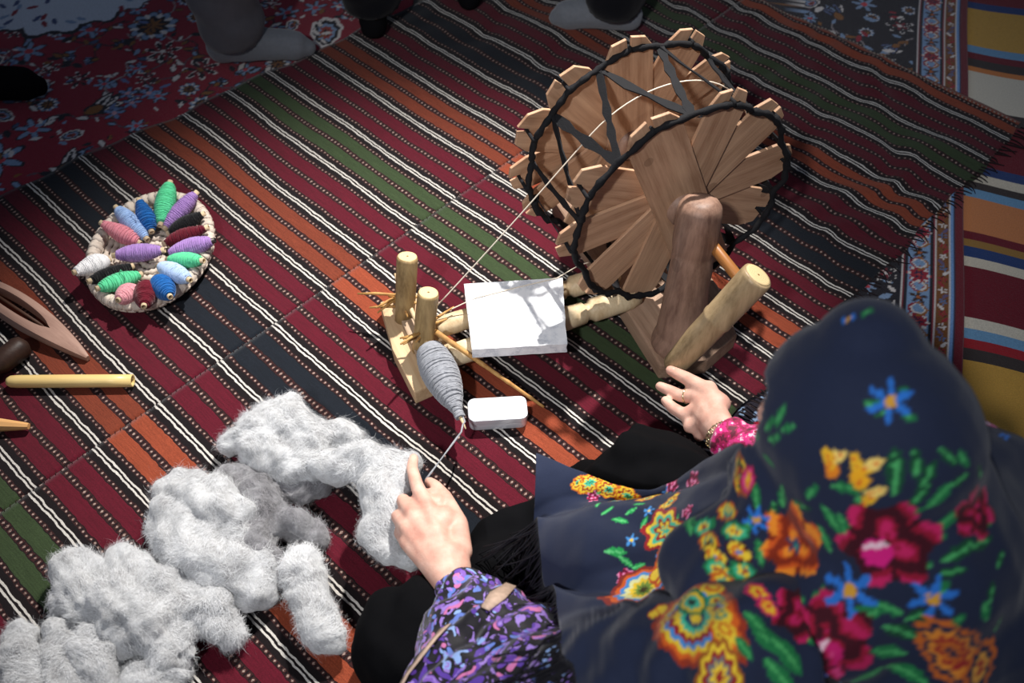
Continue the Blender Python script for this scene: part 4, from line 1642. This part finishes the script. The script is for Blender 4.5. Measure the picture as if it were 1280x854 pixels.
mb = MB()
chain_add(mb, [(SHR, .076), (ER, .066), (ER.lerp(WR, .6), .052), (ER.lerp(WR, .90), .040), (ER.lerp(WR, .965), .035)])
me = fuse(mb, .005, 4)
a, nr = me_np(me)
s_ = (a - np.array(ER)) @ np.array((WR - ER).normalized())
set_co(me, a + nr * (np.sin(s_ * 120 + 5 * snoise(a, 16, 2, 2)) * .003 + snoise(a, 30, 5, 3) * .004)[:, None])
N = Nodes('magenta_print')
co = N.coords('Object')
f_ = N.noise(co, 58, 3)
cc_ = N.ramp(f_, [(0, S(90, 8, 40)), (.42, S(150, 16, 70)), (.50, S(206, 40, 120)), (.60, S(232, 190, 206)), (.66, S(176, 20, 60))], 'CONSTANT')
N.bump(N.noise(co, 600, 2), .3, .001)
part('sleeve', me, N.fin(cc_, .6, .3, 0, .2))
M_TRIM = mat_plain('brocade_ribbon', S(196, 168, 148), .7, .4, 160, .4, 500)
for line in ([(498, 868), (512, 842), (528, 820), (545, 800), (558, 786)], [(606, 762), (622, 748), (638, 734), (652, 722)]):
    pts, nn_ = [], None
    for x, y in line:
        h, n = cast(x, y, BV_DRESS)
        if h is None:
            continue
        pts.append(h + n * .003 - PB)
        nn_ = n
    if len(pts) > 2:
        m3 = MB()
        t = (pts[-1] - pts[0]).normalized()
        strip(m3, pts, .017, .0015, nn_.cross(t))
        m3.build('brocade_ribbon', M_TRIM, person)

# ---- headscarf
mb = MB()
ell_add(mb, HC + V(0, 0, .000), (.088, .110, .112), Rf)
chain_add(mb, [(PX(1086, 446, .728), .052), (HC + V(.0, 0, .0), .090), (HC - FWD * .05 + V(0, 0, -.06), .098)])
BK = NCK - FWD * .05
chain_add(mb, [(HC - FWD * .03 + V(0, 0, -.04), .096), (BK + V(0, 0, .03), .10), (BK + V(0, 0, -.05) - FWD * .02, .125)])
chain_add(mb, [(BK + V(0, 0, .02), .10), (SHR + V(.0, -.02, .0), .085), (SHR + V(.03, -.03, -.10), .09)])
chain_add(mb, [(BK + V(0, 0, .02), .10), (SHL + V(.03, .02, .01), .075)])
chain_add(mb, [(HC + FWD * .035 + LFT * .02 + V(0, 0, -.06), .066), (NCK + FWD * .06 + LFT * .05 + V(0, 0, .01), .062), (NCK + FWD * .06 + LFT * .11 + V(0, 0, -.06), .070)])
chain_add(mb, [(BK + V(0, 0, -.05) - FWD * .03, .12), (BK - FWD * .07 + V(0, 0, -.22), .15)])
chain_add(mb, [(SHR + V(.02, -.03, -.05), .085), (BK - FWD * .05 - LFT * .08 + V(0, 0, -.2), .13)])
me = fuse(mb, .0038, 8, .5)
a, nr = me_np(me)
rel = a - np.array(HC)
fx, lx = rel @ np.array(FWD), rel @ np.array(LFT)
drop = np.clip((-rel[:, 2] - .02) / .12, 0, 1)
th = np.arctan2(lx, -fx)
a += nr * (drop * (.007 * np.sin(th * 9 + 14 * rel[:, 2] + 2 * snoise(a, 6, 4, 2)) + .004 * np.sin(th * 17 - 20 * rel[:, 2])) + .0025 * snoise(a, 18, 8, 3))[:, None]
set_co(me, a)
bm = bmesh.new(); bm.from_mesh(me)
RfT = Rf.transposed()
kill = []
for v in bm.verts:
    l_ = RfT @ (v.co - HC)
    if l_.y > .060 and abs(l_.x) < .066 and -.13 < l_.z < .062:
        kill.append(v)
bmesh.ops.delete(bm, geom=kill, context='VERTS')
bm.to_mesh(me); bm.free()
NAVYC = S(29, 37, 60)


class Paint3:
    """stamps laid on the cloth surface in its tangent plane"""

    def __init__(self, me, base):
        self.me = me
        self.a, self.n = me_np(me)
        self.c = np.tile(np.array(base, float), (len(self.a), 1))
        self.bv = BVHTree.FromPolygons([tuple(v) for v in self.a], [tuple(p.vertices) for p in me.polygons])

    def stamp(self, fn, x, y, rpx, ang=0.0, **kw):
        h, n = cast(x, y, self.bv)
        if h is None:
            return
        R = rpx * (h - _C).dot(_W) / FPX
        n = np.array(n)
        if n @ np.array(_C - h) < 0:
            n = -n
        e1 = np.array([1.0, 0, 0]); e1 -= n * (e1 @ n); e1 /= np.linalg.norm(e1)
        e2 = np.cross(n, e1)
        if e2 @ np.array(_U) < 0:
            e2 = -e2
        d = self.a - np.array(h)
        idx = np.nonzero(((d ** 2).sum(1) < (R * 1.6) ** 2) & (np.abs(self.n @ n) > .15))[0]
        X, Y = d[idx] @ e1 / R, d[idx] @ e2 / R
        ca, sa = math.cos(ang), math.sin(ang)
        fn(self.c, idx, X * ca + Y * sa, -X * sa + Y * ca, **kw)


GR, GR2, GRV = S(28, 110, 62), S(16, 70, 44), S(70, 160, 92)
BLU, YEL, ORG, MAG, RDD, RDM = S(40, 110, 196), S(232, 178, 40), S(214, 96, 32), S(196, 24, 104), S(60, 6, 22), S(142, 14, 46)
ps = Paint3(me, NAVYC)
lf = lambda x, y, r, a, c=GR, v=GRV, w=.36: ps.stamp(st_leaf, x, y, r, math.radians(a), col=c, vein=v, w=w)
# leaves first, then blossoms
for x, y, r, a in [(952, 498, 20, 70), (975, 520, 18, 50), (962, 530, 15, 40), (985, 535, 15, 20), (945, 545, 16, 80), (968, 548, 14, 30), (940, 520, 12, 100), (960, 575, 12, 20),
                   (1090, 505, 14, 170), (1135, 520, 12, -40), (1128, 490, 10, 60), (1100, 518, 9, 200),
                   (1120, 590, 34, 95), (1145, 580, 22, 100), (1160, 595, 24, 70), (1185, 570, 20, -40), (1150, 620, 22, 60), (1175, 620, 24, 50), (1205, 575, 16, -50), (1225, 590, 14, -60), (1200, 600, 16, 30), (1140, 640, 18, 20),
                   (978, 620, 20, 110), (1000, 632, 18, 40), (965, 640, 16, 80), (1015, 615, 16, 70), (1040, 650, 24, -40), (1060, 610, 22, 20), (1075, 635, 24, -70), (1030, 672, 20, 130), (1055, 660, 22, -60), (985, 650, 16, 20),
                   (1185, 650, 24, 40), (1165, 675, 20, 20), (1200, 690, 26, 30), (1225, 680, 22, 20), (1150, 700, 20, -30), (1190, 715, 18, 10), (1235, 650, 18, 60),
                   (1020, 755, 24, 60), (990, 748, 20, -30), (1075, 768, 28, 10), (1110, 760, 20, 160), (1130, 790, 30, -20), (1110, 815, 26, 170), (1150, 770, 22, 40), (1165, 800, 20, -60), (1195, 780, 18, 50), (1180, 735, 14, 80), (1135, 840, 30, -20), (1085, 845, 24, 40), (970, 770, 26, -60), (990, 800, 24, -50), (960, 800, 18, -70),
                   (1240, 740, 14, 80), (1232, 765, 16, 100), (1248, 780, 12, 70), (945, 620, 18, 90), (950, 690, 18, 100), (935, 660, 14, 80), (1250, 700, 14, 60)]:
    lf(x, y, r, a, GR if (x + y) % 3 else GR2)
ps.stamp(st_rose, 1110, 680, 66, .4, dark=RDD, mid=RDM, light=S(190, 30, 90), hot=S(206, 26, 120), seed=.5)
ps.stamp(st_rose, 1218, 640, 38, .1, dark=RDD, mid=RDM, light=S(190, 30, 90), seed=1.7)
ps.stamp(st_rose, 1035, 800, 62, .9, dark=RDD, mid=RDM, light=S(176, 24, 80), hot=S(186, 24, 100), seed=2.4)
ps.stamp(st_rose, 1020, 850, 40, .2, dark=RDD, mid=S(168, 18, 70), light=S(206, 60, 120), seed=.9)
ps.stamp(st_rose, 995, 684, 46, .2, dark=S(130, 40, 16), mid=S(206, 86, 28), light=S(236, 140, 40), seed=1.1)
ps.stamp(st_daisy, 995, 682, 12, 0, petal=S(30, 60, 90), heart=S(60, 130, 120), n=5)
for x, y, r in [(1113, 502, 30), (1062, 738, 34), (1168, 750, 32), (946, 650, 18), (1255, 545, 10), (1060, 398, 10), (1160, 745, 8)]:
    ps.stamp(st_daisy, x, y, r, .4, petal=BLU, heart=S(206, 150, 50), n=6)
for x, y, a in [(1040, 580, 80), (1045, 572, 40), (1035, 572, 120), (1075, 596, 90), (1082, 586, 50), (1092, 580, 30), (1070, 580, 110), (1086, 624, 70), (1095, 615, 40)]:
    ps.stamp(st_leaf, x, y, 15, math.radians(a), col=YEL if a > 45 else S(240, 206, 110), vein=ORG, w=.5)
ps.stamp(st_leaf, 1075, 600, 16, 1.5, col=S(236, 168, 30), vein=ORG, w=.75)
ps.stamp(st_leaf, 1040, 588, 13, 1.4, col=S(226, 130, 30), vein=YEL, w=.7)
# gathered motifs at the face edge and the scrolls low at the back
PAL1 = [S(170, 84, 24), S(228, 178, 40), S(30, 84, 44), S(206, 150, 40), S(140, 30, 30), S(60, 120, 80)]
ps.stamp(st_bands, 925, 592, 28, 1.9, cols=PAL1, wav=.10, n=7)
ps.stamp(st_bands, 1190, 815, 58, 2.3, cols=[S(190, 96, 34), NAVYC, S(214, 130, 44), S(150, 40, 36), S(190, 96, 34), NAVYC], wav=.08, n=9)
ps.stamp(st_bands, 1225, 835, 40, 1.2, cols=[S(190, 96, 34), NAVYC, S(214, 150, 60), S(150, 40, 36)], wav=.08, n=9)
ps.stamp(st_leaf, 1085, 389, 12, .6, col=GR, vein=GRV)
Y3, T3 = S(232, 196, 52), S(60, 176, 130)
for k, (x, y) in enumerate([(868, 622), (874, 640), (880, 658), (886, 676), (892, 694), (898, 712), (905, 730), (912, 748), (918, 664), (910, 640), (924, 690), (930, 715)]):
    ps.stamp(st_bands, x, y, 19, -.9 + .3 * (k % 3), cols=[[S(190, 90, 30), Y3, S(40, 140, 120), Y3], [RDD, Y3, S(206, 110, 30), Y3, BLU], [S(30, 120, 70), T3, Y3, RDM]][k % 3], wav=.08, n=7)
for x, y, a_ in [(940, 738, -.9), (948, 748, -.9), (935, 600, 1.2), (905, 600, 1.4), (958, 770, -.9)]:
    ps.stamp(st_bands, x, y, 20, a_, cols=[S(176, 20, 80), S(220, 70, 130), S(232, 140, 40), Y3], wav=.06, n=6)
for x, y in [(890, 620), (862, 650), (915, 770), (930, 780), (945, 795)]:
    ps.stamp(st_leaf, x, y, 20, -1.1, col=GR, vein=GRV, w=.4)
set_print(me, ps.c)
M_SCARF = mat_attr('headscarf_print', .8, .12, 300, .25, 900, .2, .12)
sc_o = part('headscarf', me, M_SCARF)
solid(sc_o, .0018, -1)

# ---- long front end of the scarf falling over the lap
CT = [[(925, 560, .48), (945, 605, .50), (985, 680, .51), (1010, 770, .51), (1040, 880, .50)],
      [(880, 580, .37), (872, 632, .41), (872, 695, .42), (885, 775, .43), (905, 885, .43)],
      [(815, 610, .27), (808, 640, .315), (800, 695, .34), (815, 780, .36), (835, 888, .375)],
      [(735, 598, .215), (732, 632, .265), (730, 690, .29), (745, 780, .32), (770, 888, .345)],
      [(670, 588, .185), (668, 632, .205), (676, 690, .225), (700, 780, .265), (728, 888, .305)]]
P5 = np.array([[list(at(*q_)) for q_ in row] for row in CT])


def cr(P, t):
    """Catmull-Rom along axis 0 for parameters t in 0..1"""
    n_ = len(P) - 1
    x = np.clip(t * n_, 0, n_ - 1e-6)
    i = x.astype(int)
    f = (x - i).reshape(-1, *([1] * (P.ndim - 1)))
    g = lambda k: P[np.clip(i + k, 0, n_)]
    p0, p1, p2, p3 = 2 * g(0) - g(1) if False else g(-1), g(0), g(1), g(2)
    return .5 * (2 * p1 + (p2 - p0) * f + (2 * p0 - 5 * p1 + 4 * p2 - p3) * f ** 2 + (3 * p1 - p0 - 3 * p2 + p3) * f ** 3)


NS, NT = 190, 190
ts, tt = np.linspace(0, 1, NS), np.linspace(0, 1, NT)
G = cr(P5, ts)
G = np.stack([cr(G[i], tt) for i in range(NS)])
sg, tg = np.meshgrid(ts, tt, indexing='ij')
# folds gathered at the knot and opening towards the hem
ph = tg * 5.2 + .55 * np.sin(3 * sg + 4 * tg)
amp = .004 + .027 * sg ** 1.0 * (1 - .35 * tg)
fw = np.sin(2 * np.pi * ph * .62 + .5)
fw = np.sign(fw) * np.abs(fw) ** .8
G[..., 2] += amp * fw
G[..., 1] += .55 * amp * np.cos(2 * np.pi * ph * .62 + .5)
G[..., 2] += .0035 * snoise(G.reshape(-1, 3), 30, 3, 3).reshape(NS, NT) + .006 * (1 - sg) * np.sin(tg * 46)
# let the cloth ride over the arm and lap it covers
for it in range(3):
    Gf = G.reshape(-1, 3)
    for i in range(len(Gf)):
        p = Vector(Gf[i])
        dv = p - _C
        h, n, _i, dist = BV_DRESS.ray_cast(_C, dv.normalized(), dv.length + .012)
        if h is not None:
            Gf[i] = h - dv.normalized() * .012
    G = Gf.reshape(NS, NT, 3)
    for k in range(3 if it < 2 else 2):
        G[1:-1, 1:-1] = .5 * G[1:-1, 1:-1] + .125 * (G[2:, 1:-1] + G[:-2, 1:-1] + G[1:-1, 2:] + G[1:-1, :-2])
sh_o = grid_obj('scarf_end', G[..., 0], G[..., 1], G[..., 2], None)
me = sh_o.data
me.materials.append(M_SCARF)
ps = Paint3(me, NAVYC)
YL2, TEA, RD2, BL2 = S(232, 196, 52), S(70, 186, 150), S(150, 34, 36), S(70, 140, 206)
PSL = [S(150, 50, 28), S(214, 96, 30), YL2, BL2, RD2, YL2, TEA, S(30, 60, 90), YL2]
# edge scrolls along the upper fold
for x, y, r, a in [(738, 604, 20, .2), (722, 604, 10, 1.0), (762, 612, 18, -.1), (786, 620, 20, .0), (812, 624, 18, .2), (838, 630, 18, .1)]:
    ps.stamp(st_bands, x, y, r, a, cols=[S(206, 110, 30), YL2, RD2, YL2, TEA, S(30, 80, 60)], wav=.10, n=8)
for x, y, r, a in [(760, 640, 10, .4), (748, 632, 9, 1.2), (775, 652, 12, -.5), (790, 640, 9, .3), (806, 655, 10, .9), (770, 690, 15, 0), (784, 702, 12, -.5), (800, 708, 11, .2), (820, 660, 12, 1.3), (848, 660, 16, 1.5), (858, 690, 14, 1.4), (745, 618, 8, .5), (800, 632, 8, -.4)]:
    ps.stamp(st_leaf, x, y, r, a, col=S(36, 150, 76), vein=S(96, 196, 120))
for x, y, r in [(772, 628, 9), (835, 618, 10), (790, 676, 9), (826, 700, 10), (812, 640, 8), (850, 735, 8)]:
    ps.stamp(st_daisy, x, y, r, 0, petal=BL2, heart=YL2, n=5)
for x, y, r in [(742, 622, 9), (822, 610, 12), (842, 606, 13), (782, 722, 13), (860, 640, 10), (832, 596, 8), (858, 585, 16), (880, 575, 20), (868, 605, 18), (895, 560, 18)]:
    ps.stamp(st_rose, x, y, r, .3, dark=S(90, 8, 40), mid=S(176, 24, 84), light=S(226, 140, 180), seed=.4)
ps.stamp(st_bands, 834, 664, 44, -.5, cols=[RD2, YL2, TEA, RD2, YL2, TEA], wav=.12, n=7)
ps.stamp(st_bands, 806, 738, 50, -.25, cols=[S(130, 40, 30), S(206, 90, 30), BL2, S(220, 220, 160), YL2, S(120, 150, 60), S(70, 60, 30)], wav=.05, n=10, taper=.3)
ps.stamp(st_bands, 872, 775, 84, -1.0, cols=PSL, wav=.035, n=18, taper=.45)
ps.stamp(st_bands, 866, 755, 30, -1.2, cols=[S(40, 120, 70), YL2, TEA, S(30, 60, 50)], wav=.03, n=9)
ps.stamp(st_bands, 905, 790, 26, -1.2, cols=[S(214, 96, 30), YL2, RD2, S(70, 120, 170)], wav=.08, n=9)
ps.stamp(st_bands, 900, 845, 46, 1.5, cols=[S(160, 90, 30), YL2, RD2, S(110, 110, 110), YL2, RD2], wav=.08, n=9)
ps.stamp(st_bands, 835, 700, 34, 1.35, cols=[S(206, 90, 30), YL2, S(40, 120, 80), BL2, S(40, 120, 80)], wav=.06, n=9)
for x, y, r in [(822, 718, 13), (828, 765, 11), (838, 775, 9), (818, 770, 8)]:
    ps.stamp(st_ring, x, y, r, 0, col=S(190, 80, 30), r0=0, r1=1)
    ps.stamp(st_ring, x, y, r * .75, 0, col=YL2, r0=0, r1=1)
for x, y, r in [(960, 800, 26), (985, 820, 28), (945, 780, 20), (975, 845, 26), (1000, 790, 22), (930, 810, 18)]:
    ps.stamp(st_leaf, x, y, r, -.9, col=S(26, 110, 60), vein=S(70, 160, 90), w=.4)
ps.stamp(st_rose, 1000, 770, 40, .3, dark=RDD, mid=RDM, light=S(190, 30, 90), seed=.4)
for k in range(8):                                           # striped scroll beside the neck
    ps.stamp(st_bands, 872 + k * 5, 668 + k * 17, 20 - k * .6, -.9, cols=[[YL2, S(40, 140, 120), YL2], [YL2, S(206, 110, 30), YL2], [S(40, 150, 120), YL2, RD2]][k % 3], wav=.05, n=6)
for x, y, r in [(905, 660, 16), (915, 640, 14), (920, 700, 18), (935, 725, 16)]:
    ps.stamp(st_leaf, x, y, r, -1.0, col=S(36, 140, 76), vein=YL2, w=.5)
for x, y, r in [(948, 742, 18), (960, 760, 16)]:
    ps.stamp(st_bands, x, y, r, -.8, cols=[S(190, 24, 90), S(226, 120, 40), YL2, S(206, 60, 40)], wav=.06, n=6)
set_print(me, ps.c)
a, _ = me_np(me)
set_co(me, a - np.array(PB))
sh_o.parent = person
solid(sh_o, .002, -1)
# fringe along the hem of that end
mb = MB()
fr_ = random.Random(12)
for k in range(150):
    t = .30 + .70 * k / 150
    p = Vector(G[-1, int(t * (NT - 1))])
    ln = fr_.uniform(.06, .13)
    pts, rr = [], []
    sw = V(fr_.uniform(-.05, .02), fr_.uniform(-.03, .02), 0)
    for j in range(7):
        s = j / 6
        qq = p + V(-.022 * s - .015 * s * s, -.010 * s, 0) + sw * s * s * 1.2 - V(0, 0, ln * s * (.55 + .45 * s))
        hit = BV_DRESS.find_nearest(qq)
        if hit[0] is not None and (qq - hit[0]).dot(hit[1]) < .003:
            qq = hit[0] + hit[1] * .003
        pts.append(qq - PB); rr.append(.0013 - .0005 * s)
    mb.tube(pts, rr, 5)
fo = mb.build('scarf_fringe', mat_plain('fringe_black', S(16, 15, 22), .7, .3, 80, .3, 600, .3), person)
fo['kind'] = 'stuff'

# ---- bracelet and ring
ax = (PX(884, 508, .12) - WR).normalized()
c0 = WR + ax * .004
fr4 = frame_z(c0, c0 + ax)
M_GOLD = mat_plain('bracelet_gold', S(216, 200, 160), .22, .1, 60, .2, 300, .6, .85)
for k in range(22):
    a0 = 2 * math.pi * k / 22
    m3 = MB()
    lp = []
    for j in range(12):
        b = 2 * math.pi * j / 12
        r_ = .0285 + .0022 * math.sin(b) * (1 if k % 2 else .3)
        lp.append(fr4 @ V(r_ * math.cos(a0 + .17 * math.cos(b)), r_ * math.sin(a0 + .17 * math.cos(b)), .0042 * math.sin(b) * (1 if k % 2 == 0 else .6)) - PB)
    m3.tube(lp, .0012, 6, closed=True)
    m3.build('bracelet_link', M_GOLD, person)
fa, fb = PX(870, 496, .117), PX(851, 495, .103)
fr5 = frame_z(fa.lerp(fb, .62), fb)
m3 = MB()
m3.tube([fr5 @ V(.0118 * math.cos(a0), .0118 * math.sin(a0), 0) - PB for a0 in np.linspace(0, 2 * math.pi, 25)[:-1]], .0013, 6, closed=True)
m3.build('finger_ring', M_GOLD, person)


# ------------------------------------------------------------------ bystanders' legs
def rug_top(p):
    """height of what the feet stand on: the kilim, or the pile rug beyond its hem"""
    u, v = p[:, :2] @ KN, p[:, :2] @ KD
    f = np.clip((v - (1.84 - .1 * (u - .5))) / .05, 0, 1)
    return -.0030 * (1 - f) - .0097 * f


def bystander(label, legs, trouser, sock):
    f0 = at(*legs[0]['heel'], 0)
    root = empty('person', (f0.x, f0.y, 0), label, 'person')
    hips = []
    for lg in legs:
        h, t = at(*lg['heel'], 0), at(*lg['toe'], 0)
        d = (t - h).normalized()
        L = lg.get('len', .25)
        m3 = MB()
        an = h + d * .055
        chain_add(m3, [(h + V(0, 0, .034) + d * .02, .034), (h + d * L * .5 + V(0, 0, .036), .036), (h + d * L * .78 + V(0, 0, .026), .034), (h + d * L * .9 + V(0, 0, .018), .020)])
        chain_add(m3, [(an + V(0, 0, .05), .040), (an + V(0, 0, .16), .038)])
        me = fuse(m3, .006, 4)
        a, nr = me_np(me)
        a += nr * (snoise(a, 60, 3, 2) * .0015)[:, None]
        a[:, 2] = np.maximum(a[:, 2], 0) + (rug_top(a) - .0005) * np.clip(1 - a[:, 2] / .05, 0, 1)
        set_co(me, a - np.array([f0.x, f0.y, 0]))
        make_me('sock', me, sock, root)
        hips.append(an)
    mid = sum(hips, V(0, 0, 0)) / len(hips)
    m3 = MB()
    for an in hips:
        hip = mid + (an - mid) * .45 + V(0, 0, .86)
        chain_add(m3, [(an + V(0, 0, .095), .076), (an + V(0, 0, .25), .080), (an.lerp(hip, .5), .082), (hip, .105)])
    me = fuse(m3, .010, 3)
    a, nr = me_np(me)
    a += nr * (np.sin(a[:, 2] * 60 + 3 * snoise(a, 9, 4, 2)) * .003 + snoise(a, 20, 7, 2) * .005)[:, None]
    a[:, 2] = np.where(a[:, 2] < .06, .052 + .2 * (a[:, 2] - .05), a[:, 2])
    set_co(me, a - np.array([f0.x, f0.y, 0]))
    make_me('trousers', me, trouser, root)


M_GT = mat_plain('grey_trousers', S(84, 84, 90), .9, .15, 60, .4, 900, .1, 0, .2)
M_GS = mat_plain('grey_sock', S(112, 116, 122), .95, .15, 120, .5, 900, .1, 0, .3)
M_BT = mat_plain('black_trousers', S(17, 18, 23), .9, .2, 40, .3, 900, .1, 0, .1)
M_BS = mat_plain('black_sock', S(14, 14, 17), .95, .2, 60, .4, 900, .1)
bystander('person standing in grey trousers and grey socks on the red rug', [dict(heel=(268, 73), toe=(398, 66)), dict(heel=(300, -120), toe=(420, -130))], M_GT, M_GS)
bystander('person standing in black trousers at the far hem of the kilim', [dict(heel=(467, 14), toe=(468, 48), len=.12), dict(heel=(588, -22), toe=(586, 24), len=.13)], M_BT, M_BS)
bystander('person in black trousers with grey socks standing behind the spinning wheel', [dict(heel=(795, 36), toe=(690, 28), len=.22), dict(heel=(860, -50), toe=(790, -40), len=.22)], M_BT, M_GS)
bystander('person standing in black socks at the side of the red rug', [dict(heel=(-75, 122), toe=(66, 112)), dict(heel=(-140, 10), toe=(-30, 0))], M_BT, M_BS)
